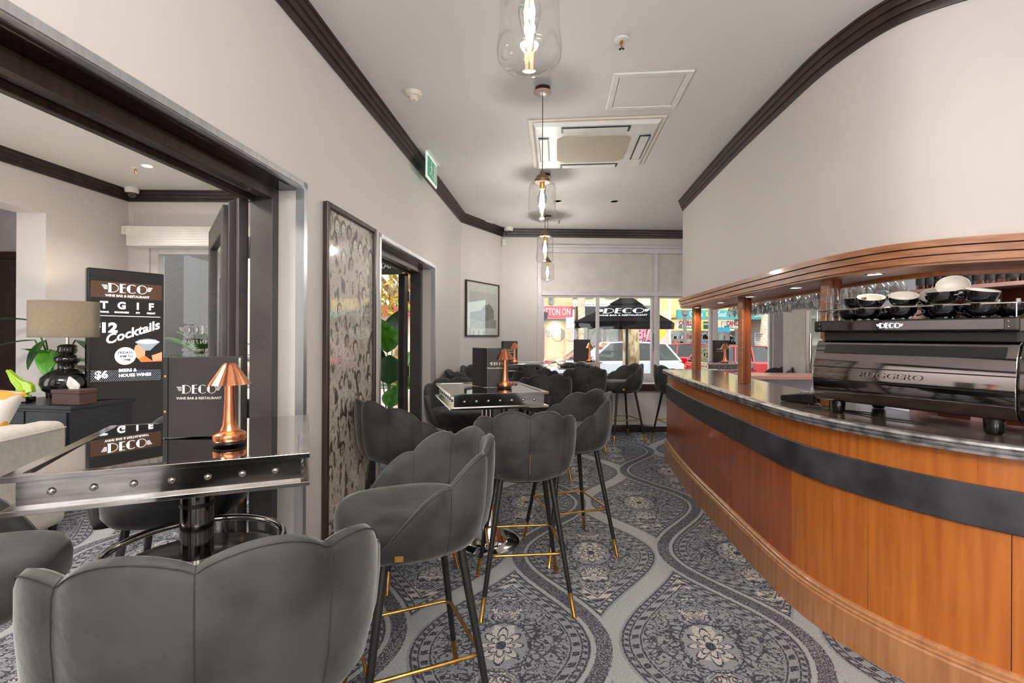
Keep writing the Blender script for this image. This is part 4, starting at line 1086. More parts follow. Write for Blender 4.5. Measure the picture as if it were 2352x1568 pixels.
for k in range(4):
    M = Matrix.Rotation(k * PI / 2, 4, 'Z')
    MB().box((-.24, -.408, -.0425), (.24, -.328, -.034), M).build('outlet_slot', BLACKP, ac)
    MB().box((-.225, -.400, -.047), (.225, -.338, -.042), M @ Matrix.Translation((0, 0, 0))).build('louvre', WPLAST, ac, bevel=.002)
ap = cth('access_panel', 'plain white framed access hatch in the ceiling beside the air conditioner', 'access panel', .815, 2.98, rz=R(-5.1))
b = MB(); s1, s2 = .225, .188
for k in range(4):
    a = [(-s1, -s1), (s1, -s1), (s1, s1), (-s1, s1)]; i_ = [(-s2, -s2), (s2, -s2), (s2, s2), (-s2, s2)]; j = (k + 1) % 4
    b.prism([a[k], a[j], i_[j], i_[k]], -.012, -.0005)
b.build('frame', WPLAST, ap, bevel=.003); MB().box((-s2 + .004, -s2 + .004, -.006), (s2 - .004, s2 - .004, -.0006)).build('hatch', CEILM, ap)
def detector(x, y, lab):
    t = cth('smoke_detector', lab, 'smoke detector', x, y)
    MB().lathe([(.052, -.001), (.052, -.012), (.046, -.024), (.028, -.030), (.026, -.046), (.018, -.052), (0, -.053)], 28).build('housing', CREAMP, t, smooth=30)
    MB().lathe([(.0265, -.034), (.0275, -.036), (.0265, -.040)], 24, cap=False).build('slot_ring', BRASS, t)
detector(-.616, 3.013, 'round cream smoke detector on the ceiling near the left cornice')
def sprinkler(x, y, lab):
    t = cth('fire_sprinkler', lab, 'sprinkler', x, y, 'ceiling fire sprinklers')
    MB().lathe([(.036, -.001), (.034, -.006), (.018, -.010)], 24).build('escutcheon', WPLAST, t, smooth=30)
    MB().lathe([(.007, -.008), (.008, -.020), (.004, -.022), (.004, -.046), (.0, -.047)], 12).build('stem', BRASS, t, smooth=40)
    MB().tube([(-.010, 0, -.018), (-.012, 0, -.034), (-.003, 0, -.046)], .002, 6).tube([(.010, 0, -.018), (.012, 0, -.034), (.003, 0, -.046)], .002, 6).build('yoke', CHROME, t)
    MB().tube([(0, -.005, -.022), (0, -.005, -.042)], .0022, 6).build('glass_bulb', mat('red_sprinkler_bulb', (190, 50, 36), .2), t)
    MB().lathe([(.014, -.048), (.014, -.050), (0, -.051)], 16).build('deflector', CHROME, t, smooth=30)
sprinkler(.546, 2.463, 'fire sprinkler with a red bulb right of the nearest pendant')
sprinkler(.60, 6.30, 'tiny fire sprinkler near the street wall cornice')
sprinkler(-3.42, 4.42, 'fire sprinkler on the lounge ceiling')
def downl(x, y, lab, power, on=False):
    t = cth('ceiling_downlight', lab, 'downlight', x, y)
    MB().lathe([(.040, -.002), (.052, -.005), (.057, -.001)], 28).build('trim_ring', WPLAST, t, smooth=40)
    MB().lathe([(0, -.002), (.039, -.002)], 28).build('lens', LEDM if on else WPLAST, t)
    if on:
        l = bpy.data.lights.new('downlight', 'SPOT'); l.energy = power; l.color = (1, .93, .85); l.spot_size = R(120); l.spot_blend = .9; l.shadow_soft_size = .05
        o = bpy.data.objects.new('downlight', l); COL.objects.link(o); o.location = (x, y, CEIL - .02)
downl(1.131, 5.426, 'round white unlit downlight near the end of the bulkhead', 0)
downl(.50, 5.43, 'round white unlit downlight behind the second pendant', 0)
downl(-3.27, 4.36, 'lit round downlight on the lounge ceiling', 60, True)
def dome(x, y, lab):
    t = cth('dome_camera', lab, 'security camera', x, y, 'ceiling dome cameras')
    MB().lathe([(.062, -.001), (.064, -.02), (.060, -.045), (.050, -.055)], 28).build('housing', WPLAST, t, smooth=40)
    MB().lathe([(.046, -.0552), (.040, -.078), (.024, -.094), (0, -.100)], 24).build('lens_dome', mat('camera_lens_dome', (60, 52, 50), .08, coat=1.), t, smooth=60)
dome(-.055, 6.76, 'white dome camera in the far corner over the street wall')
dome(-3.92, 5.02, 'white dome camera in the corner of the lounge ceiling')
for i, (x, y) in enumerate(FILL_PANELS + [(-3.0, 1.2), (3.9, 3.6)]):  # fixtures for the added fill lights, all out of view
    h = .5 if i < 4 else .3
    b = MB(); a = [(-h - .03, -h - .03), (h + .03, -h - .03), (h + .03, h + .03), (-h - .03, h + .03)]; i_ = [(-h, -h), (h, -h), (h, h), (-h, h)]
    for k in range(4): j = (k + 1) % 4; b.prism([a[k], a[j], i_[j], i_[k]], -.035, -.001)
    pt = cth('added_light_panel', 'added square light panel %s' % ('in front of the far wall behind the viewer', 'nearest the front wall behind the viewer', 'on the bar side behind the viewer', 'over the lounge', 'over the barista side')[(1, 1, 2, 3, 4)[i]] if i else 'added square light panel just behind the viewer', 'light panel', x, y, 'added fill light panels'); b.build('frame', WPLAST, pt)
    MB().box((-h, -h, -.008), (h, h, -.001)).build('diffuser', LEDM, pt)
ex = cth('exit_sign', 'green and white running-man exit sign hanging by the left cornice', 'exit sign', -.688, 4.12, rz=R(90 - 5.1))
MB().box((-.19, -.03, -.008), (.19, .03, -.0005)).build('mounting_plate', WPLAST, ex, bevel=.002)
MB().box((-.17, -.006, -.215), (.17, .006, -.0085)).build('sign_panel', mat('exit_white', (226, 238, 232), .3, emit=(226, 240, 232), estr=.35), ex, bevel=.002)
EG = mat('exit_green', (30, 140, 104), .3, emit=(30, 140, 104), estr=.4)
for sgn in (-1, 1):
    Mx = frame((0, -.0062 * sgn, 0), (sgn, 0, 0))
    MB().box((-.15, -.195, 0), (.15, -.03, .0012), Mx).build('green_field', EG, ex)
    b = MB(); z1 = .0024
    b.lathe([(.016, .0012), (.016, z1), (0, z1)], 14, Mx @ Matrix.Translation((-.02, -.055, 0)))
    for p in ([(-.03, -.075), (-.005, -.08), (-.012, -.125), (-.04, -.118)], [(-.012, -.120), (.0, -.135), (.028, -.165), (.018, -.175), (-.02, -.14)], [(-.04, -.118), (-.02, -.122), (-.05, -.165), (-.085, -.168), (-.083, -.158), (-.058, -.152)], [(-.008, -.082), (.03, -.10), (.026, -.108), (-.01, -.095)], [(-.03, -.078), (-.065, -.10), (-.06, -.108), (-.028, -.09)]):
        b.prism(p if sgn > 0 else p, .0012, z1, Mx)
    b.box((.06, -.185, .0012), (.12, -.04, z1), Mx)
    b.build('running_figure', WPLAST, ex)
vt = cth('ceiling_vent', 'small white vent plate on the ceiling by the far corner', 'vent', -.335, 6.45, rz=R(30))
MB().box((-.09, -.05, -.008), (.09, .05, -.0005)).build('plate', WPLAST, vt, bevel=.002)
pr_ = thing('motion_sensor', 'small white motion sensor on the wall under the far dome camera', 'sensor', (-.12, 6.85, 2.66))
MB().box((-.025, -.03, -.05), (.025, .0, .05)).build('housing', WPLAST, pr_, bevel=.006); MB().box((-.015, -.033, -.02), (.015, -.029, .02)).build('lens', CREAMP, pr_)
# ---------------------------------------------------------------- pictures on the walls
def crowd_mat():
    m = bpy.data.materials.new('crowd_print'); m.use_nodes = True; nt = m.node_tree; nd = nt.nodes; lk = nt.links; b = bsdf_of(m)
    b.inputs['Roughness'].default_value = .5; setin(b, 'Coat Weight', 1.); setin(b, 'Coat Roughness', .06); setin(b, 'Coat IOR', 2.3)
    t = nd.new('ShaderNodeTexCoord'); mp = nd.new('ShaderNodeMapping'); mp.inputs['Scale'].default_value = (1, 1, .5); lk.new(t.outputs['Object'], mp.inputs[0])
    n1 = nd.new('ShaderNodeTexNoise'); n1.inputs['Scale'].default_value = 22; n1.inputs['Detail'].default_value = 4.5; n1.inputs['Distortion'].default_value = .5; lk.new(mp.outputs[0], n1.inputs[0])
    r1 = nd.new('ShaderNodeValToRGB'); r1.color_ramp.interpolation = 'CONSTANT'; lk.new(n1.outputs[0], r1.inputs[0])
    e = r1.color_ramp.elements; e[0].position = 0; e[0].color = (*srgb(84, 74, 66), 1); e[1].position = .40; e[1].color = (*srgb(146, 134, 122), 1)
    for p, c in ((.44, (204, 196, 184)), (.53, (160, 149, 137)), (.55, (214, 206, 195)), (.63, (118, 106, 95)), (.66, (188, 178, 166))):
        q = e.new(p); q.color = (*srgb(c), 1)
    lk.new(r1.outputs[0], b.inputs['Base Color']); return m
CROWD = crowd_mat()
pic = thing('crowd_picture', 'tall dark-framed picture of a crowd in sepia tones on the left wall', 'picture', (wx(2.775) + .002, 2.775, 1.165), R(-5.1))
# local x out of the wall, local y along the wall
HY, HZ = .335, .865; f_ = .028
b = MB().box((0.001, -HY, -HZ), (.03, -HY + f_, HZ)).box((0.001, HY - f_, -HZ), (.03, HY, HZ)).box((0.001, -HY + f_, HZ - f_), (.03, HY - f_, HZ)).box((0.001, -HY + f_, -HZ), (.03, HY - f_, -HZ + f_))
b.build('frame', BROWN, pic, bevel=.006)
MB().box((0.001, -HY + f_, -HZ + f_), (.010, HY - f_, HZ - f_)).build('print', CROWD, pic)
# faces and figures of the crowd, as flat printed ovals with hair and shoulders
FC = [mat('print_light', (208, 200, 188), .5, coat=1.), mat('print_mid', (160, 148, 136), .5, coat=1.), mat('print_dark', (84, 74, 66), .5, coat=1.)]
crow = [MB(), MB(), MB()]
def disc(b, y, z, ry, rz_, x, n=12, rot=0):
    b.prism([(math.cos(2 * PI * i / n + rot) * ry, math.sin(2 * PI * i / n + rot) * rz_) for i in range(n)], 0, .0002, frame((x, y, z), (0, 1, 0), (0, 0, 1)))
rp_ = random.Random(3)
for k in range(0, 95, 1):
    if 8 <= k and k % 4: continue
    if k > 8: pass
    yy = rp_.uniform(-HY + .05, HY - .05); zz = HZ - .09 - 1.62 * (k / 95) + rp_.uniform(-.03, .03); s_ = rp_.uniform(.018, .030)
    if k < 8: yy = -HY + .06 + k * .078; s_ = .03
    x0 = .0104 + k * .000012
    disc(crow[2], yy, zz + s_ * .35, s_ * 1.2, s_ * 1.5, x0); disc(crow[0 if k % 3 else 1], yy + s_ * .1, zz, s_ * .85, s_ * 1.15, x0 + .0003)
    disc(crow[2], yy - s_ * .28, zz + s_ * .2, s_ * .16, s_ * .1, x0 + .0006, 6); disc(crow[2], yy + s_ * .4, zz + s_ * .2, s_ * .16, s_ * .1, x0 + .0006, 6); disc(crow[2], yy + s_ * .08, zz - s_ * .55, s_ * .28, s_ * .1, x0 + .0006, 6)
for b_, m_ in zip(crow, FC): b_.build('printed_figure', m_, pic, kind='stuff')
ph = thing('framed_photograph', 'black-framed black and white street photograph on the splayed wall', 'picture', tuple((C1 + (C2 - C1) * .49)) + (1.70,), math.atan2((C2 - C1).y, (C2 - C1).x))
# local x along the wall, local -y into the room ; picture 0.76 wide 0.70 high
hx, hz = .40, .355
b = MB().box((-hx, -.028, -hz), (-hx + .018, -.003, hz)).box((hx - .018, -.028, -hz), (hx, -.003, hz)).box((-hx + .018, -.028, hz - .018), (hx - .018, -.003, hz)).box((-hx + .018, -.028, -hz), (hx - .018, -.003, -hz + .018))
b.build('frame', CORN, ph, bevel=.003)
MB().box((-hx + .018, -.014, -hz + .018), (hx - .018, -.004, hz - .018)).build('mount', mat('picture_mount', (214, 208, 204), .5, coat=1.), ph)
PH1 = mat('photo_sky', (196, 192, 190), .4, rgb2=(206, 203, 201), scale=2, coat=1.)
MB().box((-.30, -.0155, -.245), (.33, -.0142, .225)).build('print', PH1, ph)
pbs = MB().prism([(-.30, -.05), (-.06, -.02), (.05, .06), (.12, .065), (.14, .10), (.155, .065), (.20, .055), (.26, .0), (.27, -.12), (.02, -.16), (-.30, -.13)], 0, .0008, frame((0, -.0156, 0), (1, 0, 0)))
for i in range(5): pbs.box((.05 + i * .035, -.10, .0009), (.068 + i * .035, .02, .0012), frame((0, -.0156, 0), (1, 0, 0)))
pbs.build('photo_building', mat('photo_grey', (120, 116, 116), .4, rgb2=(90, 86, 86), scale=30, coat=1.), ph)
MB().box((-.30, -.0162, -.245), (.33, -.0157, -.13)).build('photo_street', mat('photo_road', (152, 148, 147), .4, rgb2=(120, 117, 116), scale=12, stretch=(1, 1, 6), coat=1.), ph)
MB().box((-hx + .018, -.021, -hz + .018), (hx - .018, -.019, hz - .018)).build('glass_cover', GLASS, ph)

for i, (x, y, p) in enumerate(ADDED_UPL):  # bodies for the added uplighters, all out of view
    t = thing('added_uplighter', ('tall black uplighter added behind the viewer on the left', 'tall black uplighter added behind the viewer on the bar side', 'tall black uplighter added in the lounge beside the wall', 'tall black uplighter added on the barista side')[i], 'floor lamp', (x, y, 0), 0, 'added uplighter lamps')
    MB().lathe([(0, .001), (.15, .001), (.15, .02), (.02, .03)], 28).build('base', BLACKM, t, smooth=40); MB().lathe([(.012, .03), (.012, 1.70)], 12).build('pole', BLACKM, t)
    MB().lathe([(.02, 1.70), (.16, 1.74), (.27, 1.83), (.265, 1.83), (.15, 1.75), (0, 1.72)], 32, cap=False).build('bowl_shade', BLACKM, t, smooth=60)
# ---------------------------------------------------------------- lounge furniture
con = thing('console_cabinet', 'black timber-grain console cabinet with lamp and tissue box on it', 'cabinet', (-3.66, 3.90, 0), R(-9))
CZ = .80; BLKW = mat('black_grain_timber', (30, 32, 36), .35, rgb2=(46, 50, 58), scale=10, stretch=(1, 1, 8), bump=.1)
MB().box((-.50, -.12, .04), (.31, .42, CZ - .03)).build('body', BLKW, con, bevel=.003)
MB().box((-.51, -.13, CZ - .03), (.32, .43, CZ)).build('top', BLKW, con, bevel=.003)
for x in (-.48, -.09): MB().box((x, -.135, .07), (x + .375, -.121, CZ - .05)).build('door', BLKW, con, bevel=.002)
MB().box((-.46, -.08, 0.001), (.27, .38, .04)).build('kickboard', BLACKM, con)
lmp = thing('lounge_lamp', 'black vase table lamp with a wide grey linen drum shade', 'lamp', (-3.655, 4.01, CZ))
MB().lathe([(.075, .001), (.078, .012), (.06, .02), (.035, .03), (.05, .045)], 32).build('glass_foot', VGLASS, lmp, smooth=40)
MB().lathe([(.05, .045), (.10, .06), (.155, .10), (.175, .15), (.165, .20), (.12, .245), (.065, .265), (.058, .275), (.062, .29), (.062, .31), (.080, .325), (.088, .345), (.080, .365), (.060, .378), (.052, .39), (.064, .405), (.066, .42), (.06, .435), (.066, .45), (.05, .465), (.02, .47)], 40).build('vase_body', BLACKG, lmp, smooth=60)
MB().lathe([(.014, .47), (.014, .56)], 12).build('neck', CHROME, lmp, smooth=40)
LIN = mat('grey_linen', (146, 142, 134), .9, rgb2=(160, 155, 146), scale=60, bump=.3, bscale=300)
LIN.node_tree.nodes['Principled BSDF'].inputs['Base Color']
_nt = LIN.node_tree; _t = _nt.nodes.new('ShaderNodeBsdfTranslucent'); _t.inputs[0].default_value = (*srgb(196, 186, 166), 1); _m = _nt.nodes.new('ShaderNodeMixShader'); _m.inputs[0].default_value = .35
_nt.links.new(_nt.nodes['Principled BSDF'].outputs[0], _m.inputs[1]); _nt.links.new(_t.outputs[0], _m.inputs[2]); _nt.links.new(_m.outputs[0], _nt.nodes['Material Output'].inputs[0])
_l = bpy.data.lights.new('lounge_lamp_light', 'POINT'); _l.energy = 9; _l.color = (1, .84, .6); _l.shadow_soft_size = .04; _o = bpy.data.objects.new('lounge_lamp_light', _l); COL.objects.link(_o); _o.location = (-3.69, 4.01, CZ + .69)
MB().lathe([(.238, .525), (.240, .527), (.240, .815), (.238, .817), (.236, .815), (.236, .527), (.238, .525)], 48, cap=False).build('drum_shade', LIN, lmp, smooth=40)
MB().lathe([(0, .53), (.235, .53), (.235, .533), (0, .533)], 32).build('shade_diffuser', WPLAST, lmp)
MB().lathe([(0, .56), (.02, .57), (.032, .60), (.03, .63), (.015, .66), (0, .665)], 16).build('bulb', mat('warm_bulb', (255, 220, 170), .4, emit=(255, 214, 160), estr=6), lmp, smooth=60)
orn = thing('winged_ornament', 'neon green winged ornament on a black plinth', 'ornament', (-3.95, 3.94, CZ), R(-5))
NEON = mat('neon_green_resin', (190, 228, 66), .25, coat=.5)
MB().box((-.075, -.04, .001), (.075, .04, .045)).build('plinth', BLACKG, orn, bevel=.005)
MB().lathe([(.055, .046), (.05, .055), (.035, .062), (.04, .08), (.045, .10), (.02, .115), (0, .12)], 24).build('pedestal', NEON, orn, smooth=50)
b = MB(); pts = [(.10, .085), (.09, .14), (.05, .165), (0, .175), (-.06, .21), (-.12, .26), (-.135, .262), (-.12, .22), (-.09, .16), (-.045, .11), (0, .085), (.05, .075)]
b.prism(pts, -.018, .018, Matrix.Rotation(R(90), 4, 'X')); b.build('wing', NEON, orn, bevel=.006, seg=3)
b = MB()
for k in range(9):
    u = k / 8; x0, z0 = -.01 - .03 * u, .115 + .02 * u
    b.tube([(x0 + .03, -.019, z0 - .01 + .03 * u), (-.125 + .085 * (1 - u), -.021, .25 - .11 * (1 - u) * 1.0)], .005, 6).tube([(x0 + .03, .019, z0 - .01 + .03 * u), (-.125 + .085 * (1 - u), .021, .25 - .11 * (1 - u))], .005, 6)
b.build('feather', NEON, orn, smooth=60)
tb = thing('tissue_box', 'brown tissue box with a white tissue standing out of it', 'tissue box', (-3.46, 3.86, CZ), R(-8))
MB().box((-.125, -.07, .001), (.125, .07, .105)).build('box', mat('brown_tissue_box', (84, 58, 54), .5), tb, bevel=.004); MB().box((-.13, -.075, .088), (.13, .075, .118)).build('lid', mat('brown_tissue_box', (84, 58, 54), .5), tb, bevel=.004)
b = MB(); rings = []
for k, (z, w_, o_) in enumerate(((.119, .045, 0), (.15, .055, -.005), (.18, .035, -.02), (.215, .008, -.045))):
    rings.append([(o_ + w_ * math.cos(2 * PI * i / 12) * (1 + .3 * math.sin(3 * i)), .4 * w_ * math.sin(2 * PI * i / 12) * (1 + .5 * math.cos(2.3 * i + k)), z) for i in range(12)])
b.loft(rings).fix().build('tissue', mat('white_tissue', (240, 238, 236), .8), tb, smooth=60)
# digital sign
kp0 = Vector((-3.47, 3.98)); kp1 = Vector((-3.16, 4.43)); ka = math.atan2(kp1.y - kp0.y, kp1.x - kp0.x)
kk = thing('digital_sign', 'free-standing black digital sign advertising twelve-dollar cocktails', 'digital sign', (kp0.x, kp0.y, 0), ka)
kw = (kp1 - kp0).length; KH = 1.90
MB().box((0, 0.0, 0.05), (kw, .06, KH)).build('housing', BLACKG, kk, bevel=.012)
MB().box((-.02, -.12, 0.001), (kw + .02, .18, .05)).build('base', BLACKP, kk, bevel=.006)
scr = MB().box((.02, -.004, .78), (kw - .02, -.0005, KH - .05)).build('screen', mat('screen_black', (6, 7, 12), .06, coat=1.), kk)
E_ = lambda n, c, s_=1.0: mat(n, c, .4, emit=c, estr=s_)
SW = E_('screen_white', (245, 246, 250), 1.1); SBR = E_('screen_brown', (78, 56, 44), .8); SBL = E_('screen_blue', (40, 60, 84), .9); SSK = E_('screen_skin', (206, 158, 120), .8); SGR = E_('screen_grey', (150, 160, 170), .8); SOR = E_('screen_orange', (210, 120, 60), .8); SDK = E_('screen_dark_text', (20, 22, 30), .3)
sc_h = (KH - .05 - .78) * .87; cx = kw / 2
def S_(u, v, d=.005): return (u * kw, -d, KH - .05 - v * sc_h)   # u 0-1 across, v 0-1 down
def rect_(u0, v0, u1, v1, m, name='screen_graphic', d=.0046):
    x0, _, z0 = S_(u0, v1); x1, _, z1 = S_(u1, v0); return MB().box((x0, -d, z0), (x1, -.0041, z1)).build(name, m, scr)
SF = lambda u, v, d=.0052: frame(S_(u, v, d), (1, 0, 0))
rect_(.04, .06, .96, .205, SBR)
logo(.36, SW, scr, SF(.5, .115)); text('WINE BAR & RESTAURANT', .026, SW, scr, SF(.5, .185), bold=.02)
for u, s_, w_ in ((.20, 'T', 'THANK'), (.42, 'G', 'GOODNESS'), (.63, 'I', "IT'S"), (.81, 'F', 'FRIDAY')):
    text(s_, .082, SW, scr, SF(u, .275), bold=.04); text(w_, .019, SW, scr, SF(u, .335), bold=.05)
rect_(.12, .366, .94, .371, SW, d=.0055)
text('12', .11, SW, scr, SF(.255, .48), bold=.05, sx=1.1); text('$', .06, SW, scr, SF(.13, .46), bold=.03)
M = SF(.56, .52) @ Matrix.Rotation(R(20), 4, 'Z'); text('Cocktails', .105, SW, scr, M, shear=.35, bold=.025, sx=1.05)
b = MB().lathe([(.0, 0), (.075, 0), (.075, .0006), (0, .0007)], 32, SF(.47, .735, .0054)); b.build('screen_graphic', SW, scr)
for i, s_ in enumerate(('FRIDAYS', '4PM TO', '7PM')): text(s_, .027, SDK, scr, SF(.47 + .01 * i, .705 + .034 * i, .0064), bold=.03)
# glass, hand, bar mat on the screen
b = MB(); Mg = SF(.765, .64, .0048)
b.prism([(-.095, .03), (-.06, .052), (0, .06), (.06, .052), (.095, .03), (.06, -.0), (.02, -.045), (-.02, -.045), (-.06, 0)], 0, .0004, Mg); b.build('screen_graphic', SGR, scr)
MB().prism([(-.085, .03), (-.05, .045), (0, .05), (.05, .045), (.085, .03), (.05, .018), (0, .014), (-.05, .018)], .0005, .0008, Mg).build('screen_graphic', SW, scr)
b = MB(); b.prism([(-.09, .0), (-.05, .02), (-.015, -.02), (-.02, -.09), (-.07, -.115), (-.11, -.08)], -.0003, .0001, Mg); b.prism([(.03, -.09), (.11, -.06), (.11, -.13), (.04, -.14)], -.0003, .0001, Mg); b.build('screen_graphic', SSK, scr)
MB().prism([(-.07, -.115), (-.02, -.09), (.04, -.14), (.11, -.125), (.11, -.145), (-.05, -.145)], -.0004, 0, Mg).build('screen_graphic', SOR, scr)
b = MB()
for r_ in range(9):
    for c_ in range(34):
        u = .05 + c_ * .0268 + (r_ % 2) * .013; v = .86 + r_ * .0115 + .00055 * c_
        x, y_, z = S_(u, v, .005); b.box((x - .003, -.0052, z - .0025), (x + .003, -.0044, z + .0025))
b.build('screen_pattern', SGR, scr, kind='stuff')
text('$6', .085, SW, scr, SF(.17, .90, .0066), bold=.03); text('BEERS &', .036, SW, scr, SF(.50, .868, .0066), bold=.03, align='CENTER'); text('HOUSE WINES', .036, SW, scr, SF(.60, .915, .0066), bold=.03)
# sofa and cushion
sf = thing('sofa', 'off-white upholstered sofa with rounded arm in the lounge', 'sofa', (-3.36, 3.0, 0), R(5))
SOF = mat('off_white_upholstery', (206, 200, 192), .85, rgb2=(196, 190, 182), scale=30, bump=.25, bscale=260)
def pad(lo, hi, name, r_=.05, m=SOF, par=sf): return MB().box(lo, hi).build(name, m, par, smooth=60, bevel=r_, seg=4)
pad((.14, -.85, .06), (.34, .34, .765), 'arm', .06); pad((-.80, .16, .06), (.14, .36, .74), 'arm', .06); pad((-.80, -.85, .06), (.14, .16, .40), 'seat_base', .03); pad((-.78, -.83, .40), (.13, .15, .53), 'seat_cushion', .05)
MB().tube([(.345, -.80, .72), (.345, .30, .72)], .005, 6).build('piping', SOF, sf)
for x, y in ((.28, -.78), (.28, .28), (-.7, .28), (-.7, -.78)): MB().lathe([(.02, .001), (.025, .06)], 12, Matrix.Translation((x, y, 0))).build('foot', BLACKM, sf)
def cushion(name, label, loc, rot, m1, m2=None):
    t = thing(name, label, 'cushion', loc, rot=rot)
    n = 12; vs = []; fs = []
    for sd in (1, -1):
        o_ = len(vs)
        for i in range(n + 1):
            for j in range(n + 1):
                u, v = i / n * 2 - 1, j / n * 2 - 1; h = .085 * (max(0, (1 - u ** 4) * (1 - v ** 4)) ** .45); k = 1 - .06 * (1 - abs(u * v))
                vs.append((u * .21 * k, v * .21 * k, sd * h))
        for i in range(n):
            for j in range(n):
                a = o_ + i * (n + 1) + j; q = (a, a + n + 1, a + n + 2, a + 1); fs.append(q if sd > 0 else q[::-1])
    MB().add(vs, fs).fix().build('cover', m1, t, smooth=80)
    if m2: MB().prism([(-.2, -.02), (-.05, .02), (.08, .2), (-.2, .2)], .0, .0805, None).build('coloured_panel', m2, t, bevel=.02) if False else None
    return t
ORW = bpy.data.materials.new('white_orange_cushion'); ORW.use_nodes = True
nt = ORW.node_tree; tcn = nt.nodes.new('ShaderNodeTexCoord'); wv = nt.nodes.new('ShaderNodeTexNoise'); wv.inputs['Scale'].default_value = 4; rr_ = nt.nodes.new('ShaderNodeValToRGB')
nt.links.new(tcn.outputs['Object'], wv.inputs[0]); nt.links.new(wv.outputs[0], rr_.inputs[0]); nt.links.new(rr_.outputs[0], nt.nodes['Principled BSDF'].inputs['Base Color'])
rr_.color_ramp.interpolation = 'CONSTANT'; rr_.color_ramp.elements[0].color = (*srgb(226, 222, 216), 1); rr_.color_ramp.elements[1].position = .54; rr_.color_ramp.elements[1].color = (*srgb(226, 160, 70), 1)
cushion('cushion', 'white and orange cushion leaning on the sofa arm', (-3.56, 3.22, .80), (R(70), R(12), R(20)), ORW)
# broad-leaved plant behind the console
def leaf_mesh(L, Wd, droop, fold=.18, n=10):
    """a blade leaf that leaves the origin along +x and droops; a raised midrib fold"""
    vs = []; fs = []
    for i in range(n + 1):
        u = i / n; w = Wd * math.sin(PI * min(1, u ** .8)) ** .8 * .5 + .001; x = L * u * (1 - .15 * droop * u); z = -L * droop * u * u
        vs += [(x, -w, z + fold * w), (x, -w * .5, z + fold * w * .3), (x, 0, z - .0), (x, w * .5, z + fold * w * .3), (x, w, z + fold * w)]
    for i in range(n):
        for j in range(4): a = i * 5 + j; fs.append((a, a + 1, a + 6, a + 5))
    return vs, fs
def broad_plant(name, label, cat, loc, specs, pot=None, group=None, mats=(None, None)):
    """specs: (azimuth deg, stem lean, stem height, leaf length, leaf width, leaf pitch deg)"""
    t = thing(name, label, cat, loc, 0, group)
    for i, (az, lean, h, L, Wd, pit, m_) in enumerate(specs):
        a = R(az); d = Vector((math.cos(a), math.sin(a), 0)); tip = d * lean + Vector((0, 0, h))
        pts = [d * .03, d * lean * .35 + Vector((0, 0, h * .55)), tip]
        st = MB().tube([pts[0], pts[0].lerp(pts[1], .5) + Vector((0, 0, .01)), pts[1], pts[1].lerp(pts[2], .5) + d * .0, pts[2]], .011, 7, r1=.006).build('leaf_stem', STEMG, t, smooth=60)
        vs, fs = leaf_mesh(L, Wd, .25)
        M = Matrix.Translation(tip) @ Matrix.Rotation(a, 4, 'Z') @ Matrix.Rotation(R(-pit), 4, 'Y')
        lf = MB().add(vs, fs, M).build('leaf', m_, t, smooth=60)
        so = lf.modifiers.new('thick', 'SOLIDIFY'); so.thickness = .0015
        MB().tube([M @ Vector((L * u * (1 - .0375 * u), 0, -L * .25 * u * u + .001)) for u in (0, .25, .5, .75, .97)], .004, 5, r1=.001).build('midrib', STEMG, lf, smooth=60)
    if pot: MB().lathe(pot[0], 28).build('pot', pot[1], t, smooth=40); MB().lathe([(0, pot[2]), (pot[3], pot[2]), (pot[3], pot[2] + .01), (0, pot[2] + .012)], 20).build('soil', mat('potting_soil', (52, 40, 32), .9, rgb2=(30, 24, 20), scale=60, bump=.6), t)
    return t
G1, G2 = GREEN1, GREEN2
broad_plant('potted_plant', 'broad-leaved green plant behind the lounge lamp', 'plant', (-3.98, 4.24, CZ),
            [(215, .12, .66, .36, .10, 12, G2), (222, .12, .50, .36, .10, -4, G2), (250, .06, .50, .28, .13, -50, G2), (300, .10, .42, .26, .15, -40, G1), (335, .14, .30, .34, .18, 18, G1), (345, .22, .28, .36, .16, -8, G2), (270, .05, .34, .26, .15, 35, G1), (10, .16, .5, .30, .15, -30, G2)],
            ([(.0, .001), (.05, .001), (.068, .12), (.066, .123), (.06, .12)], BLACKG, .11, .058))
rbx = thing('roller_shutter_box', 'white ribbed roller shutter box over the lounge window', 'shutter box', (-3.10, LY - .09, 2.355))
MB().box((-.84, -.08, -.10), (.78, .088, .10)).build('box', WPLAST, rbx, bevel=.004)
b = MB()
for k in range(7): b.box((-.83, -.084, -.085 + k * .026), (.77, -.081, -.066 + k * .026))
b.build('rib', WPLAST, rbx)
spk = thing('wall_speaker', 'small white speaker on the lounge wall beside the shutter box', 'speaker', (-3.99, LY - .05, 2.43), 0)
MB().box((-.06, -.05, -.045), (.06, .045, .045)).build('housing', WPLAST, spk, bevel=.008); MB().lathe([(.03, 0), (.03, .002), (0, .003)], 16, frame((0, -.0505, 0), (1, 0, 0))).build('grille', CREAMP, spk); MB().tube([(.0, .03, .045), (.0, .045, .2)], .004, 6).build('conduit', WPLAST, spk)

